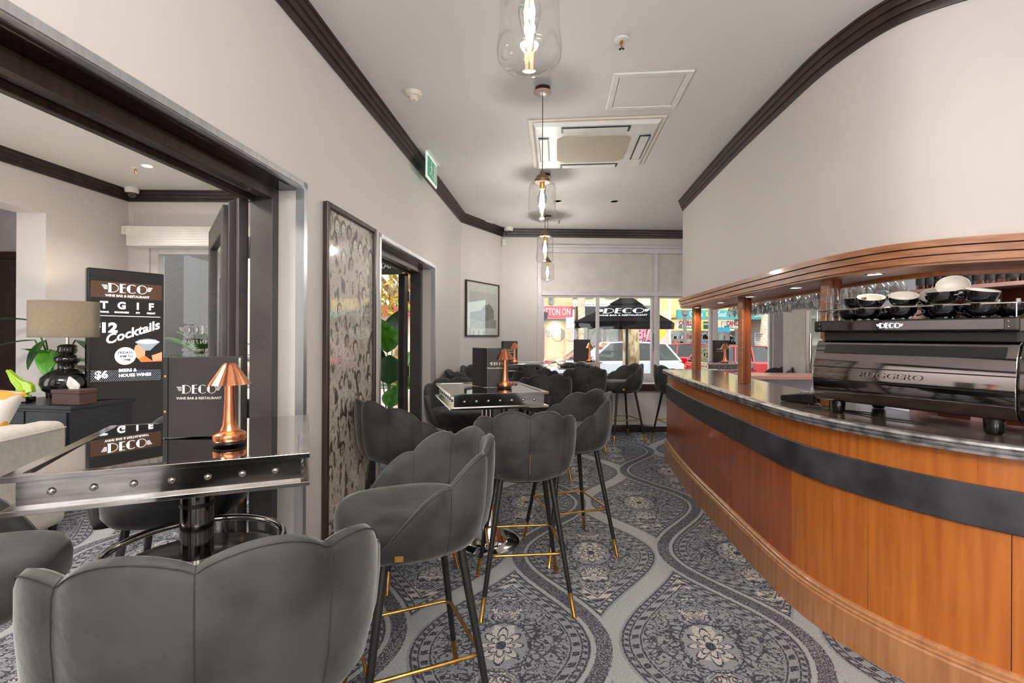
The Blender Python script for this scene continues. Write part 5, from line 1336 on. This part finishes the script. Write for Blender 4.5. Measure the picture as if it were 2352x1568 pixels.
# ---------------------------------------------------------------- outside, street level
PAVE = mat('concrete_paving', (188, 178, 168), .8, rgb2=(168, 158, 148), scale=3)
ASPH = mat('asphalt_road', (120, 118, 120), .85, rgb2=(104, 102, 104), scale=30)
struct(MB().box((-9, 5.35, -.13), (-1.62, 7.2, -.02)).box((-30, 7.15, -.14), (45, 12.6, -.02)).build('footpath_near', PAVE))
struct(MB().box((-60, 12.6, -.62), (90, 23.0, -.5)).build('road', ASPH))
struct(MB().box((-60, 12.45, -.62), (90, 12.6, -.02)).build('kerb', PAVE))
struct(MB().box((-60, 23.0, -.62), (90, 27.5, -.38)).build('footpath_far', mat('far_red_paving', (196, 150, 128), .8, rgb2=(182, 136, 114), scale=6)))
def px(p, Y, z=None): return (p - 1176) / 1120 * Y
def pz(y, Y, p=1400): return CAM_H + (770 + (p - 1176) * .00524 - y) / 1120 * Y
CRM = mat('cream_render', (232, 208, 166), .7, rgb2=(224, 198, 154), scale=2); CRM2 = mat('peach_render', (240, 206, 140), .7); STONE = mat('pale_stone', (226, 214, 194), .7, rgb2=(214, 200, 178), scale=3)
BRK = mat('grey_brick', (150, 132, 124), .8, rgb2=(130, 112, 104), scale=12); DKG = mat('dark_shopfront', (50, 50, 56), .3); SHG = mat('shop_glass', (84, 92, 92), .12, rgb2=(150, 158, 152), scale=2.4, contrast=(.4, .6), coat=1.)
FY = 26.0
def bld(label, x0, x1, h, m, dep=7): 
    t = thing('shop_building', label, 'building', ((x0 + x1) / 2, FY, -.38)); t['_x'] = 0
    del t['_x']
    MB().box((x0 - (x0 + x1) / 2, .6, 3.2), (x1 - (x0 + x1) / 2, dep, h)).build('upper_wall', m, t)
    MB().box((x0 - (x0 + x1) / 2, dep - .4, 0), (x1 - (x0 + x1) / 2, dep, 3.2)).build('rear_wall', m, t)
    return t
def rel(t, lo, hi, name, m, bevel=0):
    o = t.location; return MB().box([lo[i] - o[i] for i in range(3)], [hi[i] - o[i] for i in range(3)]).build(name, m, t, bevel=bevel)
# cream bank-like building with the red sign
x0, x1 = px(1150, FY), px(1318, FY)
A = bld('cream building with a red clothes shop sign', x0, x1, 11, CRM)
rel(A, (x0, FY, -.38), (px(1300, FY), FY + .6, pz(735, FY)), 'shopfront_wall', CRM)
rel(A, (px(1232, FY), FY - .08, .1), (px(1250, FY), FY, pz(752, FY)), 'poster', mat('crimson_poster', (190, 34, 60), .5))
rel(A, (px(1228, FY), FY - .12, -.1), (px(1254, FY), FY - .06, .1), 'poster_frame', STONE)
rel(A, (px(1200, FY), FY - .9, pz(733, FY)), (px(1311, FY), FY - .7, pz(706, FY)), 'sign_board', mat('shop_sign_red', (206, 58, 76), .5))
text('COTTON ON', .50, INKW, A, sx=.56, M=frame((px(1268, FY) - A.location[0], -.93, pz(719, FY) + .38), (1, 0, 0)), bold=.0)
rel(A, (px(1200, FY), FY - .9, pz(738, FY)), (px(1311, FY), FY + .6, pz(734, FY)), 'awning_underside', DKG)
rel(A, (px(1262, FY), FY + .5, pz(698, FY)), (px(1272, FY), FY + .58, pz(650, FY)), 'window', SHG)
# middle building: dark awning, balustrade, brick
x0, x1 = px(1318, FY), px(1462, FY)
B = bld('stone building with a white balustrade over dark shopfronts', x0, x1, 11, STONE)
rel(B, (x0, FY - .9, pz(735, FY)), (x1, FY + .6, pz(706, FY)), 'awning', DKG)
rel(B, (x0, FY, -.38), (x1, FY + .5, pz(735, FY)), 'shopfront_wall', BRK)
for a_, c_ in ((1330, 1345), (1350, 1385), (1392, 1420), (1430, 1455)): rel(B, (px(a_, FY), FY - .04, -.2), (px(c_, FY), FY, pz(752, FY)), 'shop_window', SHG)
rel(B, (x0, FY + .2, pz(698, FY)), (x1, FY + .3, pz(694, FY)), 'balustrade_rail', INKW); rel(B, (x0, FY + .2, pz(704, FY)), (x1, FY + .3, pz(701, FY)), 'balustrade_rail', INKW)
b = MB(); q = x0
while q < x1: b.box((q - B.location[0], .22, pz(703, FY) + .38), (q + .06 - B.location[0], .28, pz(696, FY) + .38)); q += .16
b.build('baluster', INKW, B)
for a_, c_ in ((1304, 1330), (1345, 1366), (1395, 1420)): rel(B, (px(a_, FY) if a_ > 1318 else x0, FY + .55, pz(684, FY)), (px(c_, FY), FY + .598, pz(640, FY)), 'window', SHG)
# pink mural panel building
x0, x1 = px(1462, FY), px(1502, FY)
Cb = bld('building front with a pink floral mural', x0, x1, 11, STONE)
rel(Cb, (x0, FY, -.38), (x1, FY + .5, 3.0), 'shopfront_wall', BRK)
rel(Cb, (x0 + .1, FY - .1, pz(790, FY)), (x1 - .05, FY, pz(744, FY)), 'mural', mat('mural_pink', (232, 168, 186), .6))
b = MB(); r9 = random.Random(5)
for k in range(26):
    u, v = r9.random(), r9.random(); cx_ = x0 + .15 + u * (x1 - x0 - .3) - Cb.location[0]; cz_ = pz(788, FY) + .38 + v * (pz(746, FY) - pz(788, FY)); b.lathe([(.045, 0), (.045, .01), (0, .01)], 5, frame((cx_, -.11, cz_), (1, 0, 0)))
for k in range(3): b.tube([(-.2 + k * .12, -.115, pz(790, FY) + .38), (-.05 + k * .2, -.115, pz(746, FY) + .38)], .012, 5)
b.build('mural_flower', mat('mural_dark', (90, 60, 90), .6), Cb)
# chemist
x0, x1 = px(1502, FY), px(1770, FY)
D = bld('chemist shop with a teal awning and red and green signs', x0, x1, 11, CRM2)
TEAL = mat('teal_awning', (64, 158, 160), .6)
rel(D, (x0, FY, -.38), (px(1540, FY), FY + .6, pz(712, FY)), 'pillar', STONE)
rel(D, (px(1541, FY), FY - 1.0, pz(733, FY)), (px(1757, FY), FY - .8, pz(713, FY)), 'awning_fascia', TEAL)
rel(D, (px(1757, FY), FY - 1.0, pz(733, FY)), (px(1770, FY), FY - .8, pz(713, FY)), 'awning_fascia', INKW)
rel(D, (px(1541, FY), FY - .8, pz(733, FY)), (x1, FY + .6, pz(729, FY)), 'awning_roof', DKG)
ty = pz(722.5, FY) + .38; ax = D.location[0]
for s_, p_, sz in (('Cahills', 1582, .38), ('Soul Pattinson', 1661, .38), ('Chemist', 1727, .38)): text(s_, sz, INKW, D, frame((px(p_, FY) - ax, -1.02, ty), (1, 0, 0)), bold=.01, sx=.66)
b = MB(); 
for k in range(5): a = 2 * PI * k / 5; b.lathe([(.06, 0), (.06, .01), (0, .01)], 8, frame((px(1609, FY) - ax + .1 * math.cos(a), -1.02, ty + .1 * math.sin(a)), (1, 0, 0)))
b.build('emblem', mat('sign_yellow', (232, 214, 80), .5), D)
WS = mat('white_sign', (232, 226, 218), .5); RS = mat('sign_red', (178, 30, 34), .5); GS = mat('sign_green', (26, 110, 62), .5)
for p0_, p1_ in ((1543, 1590), (1645, 1700)):
    rel(D, (px(p0_, FY), FY - .7, pz(755, FY)), (px(p1_, FY), FY - .6, pz(737, FY)), 'hanging_sign', WS)
    text("CAHILL'S", .34, RS, D, frame((px((p0_ + p1_) / 2, FY) - ax, -.72, pz(742, FY) + .38), (1, 0, 0)), bold=.03, sx=.60)
    rel(D, (px(p0_ + 5, FY), FY - .72, pz(753.5, FY)), (px(p1_ - 3, FY), FY - .70, pz(747, FY)), 'green_strip', GS)
    text('CHEMIST', .13, INKW, D, frame((px((p0_ + p1_) / 2 + 1, FY) - ax, -.74, pz(750, FY) + .38), (1, 0, 0)), bold=.04, sx=1.1)
rel(D, (px(1605, FY), FY - .7, pz(755, FY)), (px(1632, FY), FY - .6, pz(738, FY)), 'green_sign', mat('sign_deep_green', (14, 74, 48), .5))
text('OPEN 7 DAYS', .11, INKW, D, frame((px(1618, FY) - ax, -.72, pz(744, FY) + .38), (1, 0, 0)), bold=.03)
rel(D, (px(1622, FY), FY - 1.1, pz(762, FY)), (px(1655, FY), FY - .9, pz(751, FY)), 'blue_sign', mat('sign_blue', (30, 136, 172), .5))
for a_, c_ in ((1543, 1572), (1576, 1606), (1610, 1640), (1644, 1690)): rel(D, (px(a_, FY), FY + .1, .0), (px(c_, FY), FY + .16, pz(758, FY)), 'shop_window', SHG)
rel(D, (px(1541, FY), FY + .04, -.38), (px(1695, FY), FY + .3, .0), 'stall_riser', GREYP)
cols = [(200, 190, 110), (70, 120, 160), (220, 225, 230), (176, 96, 80), (90, 130, 100), (240, 236, 230)]
for k in range(110):
    a_ = r9.uniform(1545, 1688); z_ = .1 + r9.choice((0, .28, .56, .84, 1.12)); w_ = r9.uniform(.08, .26)
    rel(D, (px(a_, FY), FY - .02, z_), (px(a_, FY) + w_, FY + .09, z_ + r9.uniform(.12, .26)), 'display_item', mat('goods_%d' % (k % 6), cols[k % 6], .5))
rel(D, (px(1696, FY), FY, -.38), (x1, FY + .5, pz(733, FY)), 'brick_wall', BRK)
rel(D, (px(1728, FY), FY - .04, .0), (px(1760, FY), FY, pz(762, FY)), 'shop_window', SHG)
Eb = bld('pale building with plain upper wall at the far right of the window', px(1770, FY), px(2100, FY), 11, STONE); rel(Eb, (px(1770, FY), FY, -.38), (px(2100, FY), FY + .5, 3.0), 'shopfront_wall', STONE)
Fb = bld('pale building at the far left of the window', px(600, FY), px(1150, FY), 11, STONE); rel(Fb, (px(600, FY), FY, -.38), (px(1150, FY), FY + .5, 3.0), 'shopfront_wall', STONE); rel(Fb, (px(600, FY), FY - .9, 2.4), (px(1150, FY), FY + .5, 2.9), 'awning', mat('shop_sign_red', (206, 58, 76), .5))
Gb = bld('dark bank building seen through the lounge window', px(-100, FY), px(600, FY), 9, STONE); rel(Gb, (px(-100, FY), FY, -.38), (px(600, FY), FY + .5, 3.0), 'shopfront_wall', STONE)
wl0 = thing('wall_lamp', 'bright round wall light on the cream shopfront', 'wall light', (px(1275, FY), FY - .1, pz(757, FY)))
MB().lathe([(0, 0), (.16, 0), (.18, .03), (.12, .08), (0, .1)], 20, frame((0, -.0, 0), (1, 0, 0))).build('lens', mat('glaring_lamp', (255, 250, 236), .4, emit=(255, 250, 236), estr=30), wl0, smooth=50)
# parasol
def parasol(label, x, y, half, zt, ze, rz_, wm=True):
    t = thing('market_parasol', label, 'parasol', (x, y, -.02), rz_, 'black market parasols on the footpath')
    BC = mat('black_canvas', (16, 15, 16), .9, spec=.1)
    c = [(-half, -half), (half, -half), (half, half), (-half, half)]; ap_ = (0, 0, zt)
    for k in range(4):
        a, b_ = c[k], c[(k + 1) % 4]; n_ = 8; top_ = [ap_] * 1
        vs = [ap_] + [(a[0] + (b_[0] - a[0]) * i / n_, a[1] + (b_[1] - a[1]) * i / n_, ze + .01 * math.sin(PI * i / n_)) for i in range(n_ + 1)]
        n0 = len(vs); vs += [(p[0] * .985, p[1] * .985, ze - .12) for p in vs[1:]]
        fs = [(0, i + 1, i + 2) for i in range(n_)] + [(1 + i, n0 + i, n0 + i + 1, 2 + i) for i in range(n_)]
        p_ = MB().add(vs, fs).build('canvas_panel', BC, t); so = p_.modifiers.new('t', 'SOLIDIFY'); so.thickness = .006
        if wm and k == 0:
            sl = math.atan2(zt - ze, half); Mf = frame((0, -half * .64, ze + (zt - ze) * .36 + .03), (1, 0, 0), (0, half, zt - ze))
            logo(1.02, INKW, t, Mf); text('WINE BAR & RESTAURANT', .078, INKW, t, Mf @ Matrix.Translation((0, -.19, 0)), bold=.02)
    MB().add([(-.32, -.32, zt - .16), (.32, -.32, zt - .16), (.32, .32, zt - .16), (-.32, .32, zt - .16), (0, 0, zt + .06)], [(0, 1, 4), (1, 2, 4), (2, 3, 4), (3, 0, 4), (3, 2, 1, 0)]).build('top_flap', BC, t)
    MB().lathe([(.03, 0), (.03, zt)], 12).build('pole', BLACKM, t, smooth=40)
    b = MB()
    for k in range(4): b.tube([(0, 0, zt - .08), (c[k][0] * .98, c[k][1] * .98, ze - .02)], .012, 6)
    b.build('rib', BLACKM, t); MB().box((-.3, -.3, .0), (.3, .3, .06)).build('base', BLACKM, t, bevel=.01)
parasol('black market parasol with white lettering outside the middle of the window', px(1440, 10.2), 10.2, .92, pz(686, 10.2) + .06, pz(736, 9.4), R(-20))
parasol('black parasol of which only a corner shows at the left of the window', px(1130, 11.2), 11.2, 1.2, 2.3, 1.85, R(0), False)
# trees
BARK1 = mat('pale_bark', (224, 212, 192), .85, rgb2=(190, 170, 142), scale=14, bump=.6); BARK2 = mat('brown_mottled_bark', (142, 112, 72), .9, rgb2=(206, 186, 150), scale=9, stretch=(1, 1, .5), bump=.8, contrast=(.4, .6))
def tree(label, x, y, r0, r1, h, m, lean=(0, 0), leaves=True, lm=PALMG, z0=-.02):
    t = thing('street_tree', label, 'tree', (x, y, z0)); pts = [(lean[0] * u + .03 * math.sin(7 * u), lean[1] * u, h * u) for u in (0, .15, .3, .45, .6, .8, 1)]
    MB().tube(pts, r0, 14, taper=[r0 * 1.15, r0, r0 * .97, r0 * .95, (r0 + r1) / 2, r1, r1 * .8]).build('trunk', m, t, smooth=60)
    if leaves:
        b = MB(); rr2 = random.Random(int(x * 100))
        for k in range(900):
            a, e_, q = rr2.uniform(0, 2 * PI), rr2.uniform(-.5, 1), rr2.uniform(.2, 1.0) * (1.9 if h > 3 else 1.1)
            p = Vector((lean[0] + q * math.cos(a), lean[1] + q * math.sin(a), h + e_ * 1.2)); s_ = rr2.uniform(.06, .13)
            M = Matrix.Translation(p) @ Euler((rr2.uniform(0, 6), rr2.uniform(0, 6), rr2.uniform(0, 6))).to_matrix().to_4x4()
            b.add([(-s_, 0, 0), (0, -s_ * .4, .01), (s_, 0, 0), (0, s_ * .4, .01)], [(0, 1, 2, 3)], M)
        b.build('foliage', lm, t, kind='stuff')
        b = MB()
        for k in range(6): a = k * 1.05; b.tube([(lean[0] * .8, lean[1] * .8, h * .85), (lean[0] + 1.2 * math.cos(a), lean[1] + 1.2 * math.sin(a), h + .6 + .2 * (k % 2))], .05, 6, r1=.015)
        b.build('branch', m, t, smooth=60)
tree('thick brown mottled tree trunk under the parasol edge', px(1447, 11.9), 11.9, .20, .19, 4.3, BARK2, z0=-.02)
tree('pale straight tree trunk left of the parasol', px(1336, 24.5), 24.5, .19, .18, 5.4, BARK1, z0=-.38)
tree('pale leaning tree trunk right of the second timber post', px(1744, 24.4), 24.4, .22, .17, 5.6, BARK1, lean=(.7, 0), z0=-.38)
pole = thing('sign_pole', 'white street sign on a grey pole across the road', 'street sign', (px(1317, 23.4), 23.4, -.38)); MB().lathe([(.05, 0), (.05, 3.0)], 10).build('pole', GREYP, pole, smooth=40); MB().box((-.36, -.06, 2.05), (.02, -.03, 2.62)).build('sign_plate', INKW, pole)
pole2 = thing('down_pipe', 'white pole in front of the chemist pillar', 'pole', (px(1538.5, 25), 25, -.38)); MB().lathe([(.06, 0), (.06, 3.6)], 10).build('shaft', INKW, pole2, smooth=40)
pole3 = thing('lamp_post', 'grey lamp post in front of the chemist window', 'pole', (px(1573, 24), 24, -.38)); MB().lathe([(.10, 0), (.08, 2.75), (.16, 2.8), (.16, 3.0)], 12).build('shaft', mat('post_grey', (118, 112, 114), .6), pole3, smooth=40)
ysn = thing('warning_sign', 'yellow diamond road sign beside the window mullion', 'street sign', (px(1514, 23.6), 23.6, -.38)); MB().lathe([(.03, 0), (.03, 2.3)], 8).build('pole', GREYP, ysn); MB().cbox((0, 0, 0), (.50, .02, .50), Matrix.Translation((0, -.04, 1.9)) @ Matrix.Rotation(R(45), 4, 'Y')).build('sign_plate', mat('road_sign_yellow', (232, 196, 50), .5), ysn)
# cars
def car(label, loc, rz_, L, Wd, H, m, kind='suv', person=False):
    t = thing('car', label, 'car', loc, rz_)
    hw = Wd / 2; g = .20; belt = H * .60
    # side outline of the lower body: x forward is -x
    low = [(-L / 2, .42), (-L / 2 + .03, .62), (-L / 2 + .12, belt - .20), (-L / 2 + 1.0, belt - .03), (-L * .18, belt + .0), (L / 2 - .35, belt + .05), (L / 2 - .06, belt - .05), (L / 2, .60), (L / 2 - .02, .40), (L / 2 - .1, .28), (-L / 2 + .12, .26)]
    rings = []
    for y, k, dz in ((-hw, .985, -.02), (-hw + .10, 1.0, 0), (hw - .10, 1.0, 0), (hw, .985, -.02)):
        rings.append([(x * k, y, (z if z < belt - .15 else z + dz)) for x, z in low])
    bb = MB().loft(rings).fix().build('body', m, t, smooth=35, bevel=.05, seg=3)
    A0, A1, B1, B0 = (-L * .20, belt - .01), (-L * .045, H - .03), (L * .36, H - .05), (L * .465, belt + .03)
    hi = hw - .17; lo_ = hw - .06
    MB().loft([[(A1[0], -hi, A1[1]), (A1[0] + .6, -hi, H), (B1[0], -hi, B1[1]), (B1[0], hi, B1[1]), (A1[0] + .6, hi, H), (A1[0], hi, A1[1])], [(A1[0], -hi, A1[1] - .05), (A1[0] + .6, -hi, H - .05), (B1[0], -hi, B1[1] - .05), (B1[0], hi, B1[1] - .05), (A1[0] + .6, hi, H - .05), (A1[0], hi, A1[1] - .05)]]).fix().build('roof', m, t, smooth=40, bevel=.02)
    pb = MB()
    for s_ in (-1, 1):
        for (xa, za), (xb, zb) in ((A0, A1), (B0, B1), ((L * .10, belt), (L * .11, H - .03)), ((L * .29, belt + .02), (L * .27, H - .05))):
            pb.tube([(xa, s_ * lo_, za - .02), (xb, s_ * hi, zb - .03)], .035, 6)
        pb.tube([(A0[0], s_ * lo_, A0[1]), (B0[0], s_ * lo_, B0[1])], .025, 6)
    pb.build('pillar', m, t, smooth=60)
    CG = thinglass('car_glass', (120, 132, 130), .35, add=.06)
    for s_ in (-1, 1):
        for xa, xb, xc, xd in ((A0[0] + .06, L * .095, L * .105, A1[0] + .06), (L * .11, L * .285, L * .265, L * .12), (L * .295, B0[0] - .05, B1[0] - .03, L * .28)):
            MB().add([(xa, s_ * (lo_ - .01), belt + .01), (xb, s_ * (lo_ - .01), belt + .02), (xc, s_ * (hi - .01), H - .07), (xd, s_ * (hi - .01), H - .07)], [(0, 1, 2, 3)]).build('side_window', CG, t)
    MB().add([(A0[0], -lo_, A0[1]), (A0[0], lo_, A0[1]), (A1[0], hi, A1[1] - .03), (A1[0], -hi, A1[1] - .03)], [(0, 1, 2, 3)]).build('windscreen', CG, t)
    MB().add([(B0[0], -lo_, B0[1]), (B0[0], lo_, B0[1]), (B1[0], hi, B1[1] - .03), (B1[0], -hi, B1[1] - .03)], [(0, 1, 2, 3)]).build('rear_window', CG, t)
    MB().box((-L * .15, -hw + .2, belt - .15), (L * .42, hw - .2, belt - .06)).build('interior', BLACKP, t)
    b = MB()
    for x in (L * .05, L * .25):
        for y in (-.4, .4): b.box((x, y - .25, belt - .1), (x + .14, y + .25, belt + .38))
    b.build('seat', mat('car_seat_grey', (90, 88, 88), .8), t, bevel=.03)
    for x in (-L * .32, L * .30):
        for s_ in (-1, 1):
            M = Matrix.Translation((x, s_ * (hw - .10), .34)) @ Matrix.Rotation(R(90), 4, 'X')
            w_ = MB().lathe([(.20, -.11), (.32, -.105), (.34, -.07), (.34, .07), (.32, .105), (.20, .11)], 28, M).build('wheel', BLACKP, t, smooth=40)
            MB().lathe([(0, -.115), (.19, -.112), (.205, -.10), (.205, .10), (.19, .112), (0, .115)], 20, M).build('rim', DCHROME, w_, smooth=30)
            MB().tube([(x + .40 * math.cos(R(a)), s_ * (hw - .012), .34 + .40 * math.sin(R(a))) for a in range(0, 181, 15)], .03, 6).build('wheel_arch', BLACKP, t, smooth=60)
    for s_ in (-1, 1):
        MB().box((-L / 2 - .0, s_ * .62 - .2, .66), (-L / 2 + .30, s_ * .62 + .2, .80)).build('headlight', VGLASS if False else CHROME, t, bevel=.03)
        MB().box((L / 2 - .38, s_ * (hw - .20) - .19, belt - .24), (L / 2 - .0, s_ * (hw - .20) + .19, belt - .12)).build('tail_light', mat('tail_light_red', (190, 24, 30), .2, coat=1.), t, bevel=.03)
        MB().box((-L * .17, s_ * (hw + .10) - .09, belt), (-L * .17 + .12, s_ * (hw + .10) + .09, belt + .14)).build('door_mirror', m, t, bevel=.04)
    MB().box((-L / 2 - .01, -.45, .36), (-L / 2 + .06, .45, .56)).build('grille', BLACKP, t, bevel=.02); MB().box((L / 2 - .03, -.26, .62), (L / 2 + .012, .26, .74)).build('number_plate', INKW, t)
    return t
WHT = mat('white_car_paint', (206, 207, 210), .2, coat=1.); REDC = mat('red_car_paint', (176, 20, 30), .2, coat=1.)
SY = 17.0
suv = car('white suv driving past outside the window', (px(1405, SY), SY, -.5), R(0), 4.6, 1.82, 1.68, WHT)
car('red hatchback parked beyond the first timber post', (px(1606, 21.9), 21.9, -.5), R(176), 4.2, 1.75, 1.56, REDC)
car('red car parked beyond the second timber post', (px(1722, 19.4), 19.3, -.5), R(12), 4.3, 1.78, 1.60, REDC) if False else car('red car parked beyond the second timber post', (px(1716, 18.3), 18.3, -.5), R(196), 4.3, 1.78, 1.56, REDC)
car('maroon car parked far side, behind the window table menu', (px(1345, 21.4), 21.4, -.5), R(0), 4.3, 1.75, 1.45, mat('maroon_car_paint', (120, 70, 84), .3, coat=1.))
# driver of the white car: one skinned body, hair and shirt as children
def person_in(carobj, x, y):
    loc = carobj.location; t = thing('person', 'person in a red top at the wheel of the white suv', 'person', (loc[0] + x, loc[1] + y, loc[2] + .62), PI)
    V = [(0, 0, 0), (0, 0, .25), (0, 0, .46), (0, 0, .54), (.01, 0, .60), (.02, 0, .72), (0, .17, .44), (.14, .22, .22), (.36, .14, .28), (0, -.17, .44), (.14, -.22, .22), (.36, -.14, .28), (.32, .1, .0), (.32, -.1, 0)]
    Ed = [(0, 1), (1, 2), (2, 3), (3, 4), (4, 5), (2, 6), (6, 7), (7, 8), (2, 9), (9, 10), (10, 11), (0, 12), (0, 13)]
    rad = [.13, .12, .11, .05, .075, .085, .06, .045, .03, .06, .045, .03, .08, .08]
    me = bpy.data.meshes.new('body'); me.from_pydata(V, Ed, []); o = bpy.data.objects.new('body', me); COL.objects.link(o); o.parent = t
    sk = o.modifiers.new('skin', 'SKIN')
    for i, r_ in enumerate(rad): me.skin_vertices[0].data[i].radius = (r_, r_)
    me.skin_vertices[0].data[0].use_root = True
    s_ = o.modifiers.new('sub', 'SUBSURF'); s_.levels = 1; s_.render_levels = 2
    me.materials.append(mat('skin_tone', (206, 158, 132), .6))
    MB().lathe([(.0, -.02), (.15, 0), (.155, .2), (.18, .38), (.12, .48), (.06, .52)], 20, Matrix.Diagonal((.85, 1.15, 1, 1))).build('shirt', mat('red_shirt', (190, 70, 66), .8), t, smooth=60)
    MB().lathe([(.098, .0), (.10, .05), (.07, .10), (0, .115)], 20, Matrix.Translation((.0, 0, .70))).build('hair', mat('dark_hair', (50, 38, 32), .7), t, smooth=60)
person_in(suv, -.05, -.38)
# porch outside the second doorway
struct(MB().box((-2.6, 5.9, 2.9), (2.0, 6.2, 3.1)).build('porch_beam', STONE)) if False else None
av = thing('awning_valance', 'olive awning valance with the end of the word restaurant', 'awning', (-1.72, 6.0, 2.24), R(-3))
MB().box((-.8, -.012, -.14), (.37, .012, .03)).build('cloth_panel', mat('olive_canvas', (70, 68, 52), .8), av)
text('RESTAURANT', .105, INKW, av, frame((.03, -.0135, -.035), (1, 0, 0)), bold=.01)
MB().box((-.8, -.02, .03), (.37, .9, .05)).build('awning_frame', DKG, av)
broad_plant('porch_plant', 'tall paddle-leaved plant outside the second doorway', 'plant', (-1.50, 5.95, -.02),
            [(265, .06, 1.16, .52, .34, 68, G1), (285, .12, .78, .48, .32, 66, G2), (240, .14, 1.0, .50, .30, 60, G2), (300, .1, .50, .40, .26, 62, G1), (80, .1, 1.30, .5, .30, 70, G2), (200, .16, .62, .4, .26, 60, G2), (60, .18, .9, .45, .28, 55, G1)])
def palm(name, label, loc, nf, L, seed, m=PALMG, zspread=(.3, 1.2)):
    t = thing(name, label, 'plant', loc); rr3 = random.Random(seed)
    for k in range(nf):
        az = 2 * PI * k / nf + rr3.uniform(-.2, .2); el = rr3.uniform(*zspread); d = Vector((math.cos(az), math.sin(az), 0)); LL = L * rr3.uniform(.75, 1.1)
        pts = [d * (LL * u * math.cos(el) * (1 + .2 * u)) + Vector((0, 0, LL * (u * math.sin(el) * 1.25 - .42 * u * u))) for u in [i / 10 for i in range(11)]]
        b = MB().tube(pts, .006, 5, r1=.002)
        for i in range(2, 11):
            p = pts[i]; tdir = (pts[i] - pts[i - 1]).normalized(); sd = tdir.cross(Vector((0, 0, 1))).normalized()
            for s_ in (-1, 1):
                for j in (0, .5):
                    p_ = p.lerp(pts[i - 1], j); e_ = p_ + (sd * s_ * .8 + tdir * .6).normalized() * LL * .26 * (1.1 - abs(i / 10 - .5)) + Vector((0, 0, -.05 * LL)); w_ = tdir * .018
                    b.add([p_ - w_, p_ + w_, e_], [(0, 1, 2)])
        b.build('frond', m, t)
    MB().lathe([(.05, -.9), (.035, 0)], 8).build('trunk', BARK2, t, smooth=40)
    return t
palm('porch_palm', 'feathery palm low down outside the second doorway', (-1.46, 6.7, .60), 20, .55, 4, mat('fresh_palm_green', (120, 160, 60), .5))
palm('footpath_palm', 'feathery palm outside the lounge window', (-3.80, 6.06, 1.0), 30, .60, 9)
BARKG = mat('grey_column_stone', (84, 80, 82), .45, rgb2=(104, 100, 100), scale=60, bump=.1)
clm = thing('stone_column', 'speckled dark granite column outside the lounge window', 'column', (-4.72, 6.95, -.02)); MB().box((-.22, -.2, 0), (.40, .3, 3.2)).build('shaft', BARKG, clm, bevel=.01)
for (x, y, lab) in ((-3.45, 6.15, 'orange gas bottle standing outside the lounge window'), (-1.42, 7.6, 'orange barrier post outside the second doorway')):
    t = thing('orange_post', lab, 'post', (x, y, -.02)); MB().lathe([(.05, 0), (.05, 1.15), (.02, 1.2)], 14).build('shaft', mat('orange_plastic', (226, 84, 34), .5), t, smooth=40); MB().lathe([(.052, .9), (.052, 1.0)], 14, cap=False).build('reflective_band', INKW, t, smooth=40)
bk = thing('bank_sign', 'dark hanging sign ending in the letters ank', 'sign', (-5.75, 9.2, 2.6)); MB().box((-.7, 0, -.3), (.28, .1, .25)).build('board', mat('sign_navy_grey', (60, 64, 72), .5), bk); MB().lathe([(.04, -2.62), (.04, -.3)], 10, Matrix.Translation((-.6, .05, 0))).build('post', DKG, bk); text('Bank', .30, INKW, bk, frame((-.04, -.01, -.03), (1, 0, 0)), bold=.02)
tree('autumn street tree with yellow leaves outside the second doorway', -2.35, 9.6, .10, .05, 2.35, BARK2, lean=(.2, 0), lm=mat('autumn_leaf', (214, 160, 60), .6, rgb2=(150, 150, 60), scale=3, contrast=(.4, .6)))
rl = thing('cafe_barrier', 'low dark cafe barrier outside the window', 'barrier', (3.2, 9.4, -.02)) if False else None
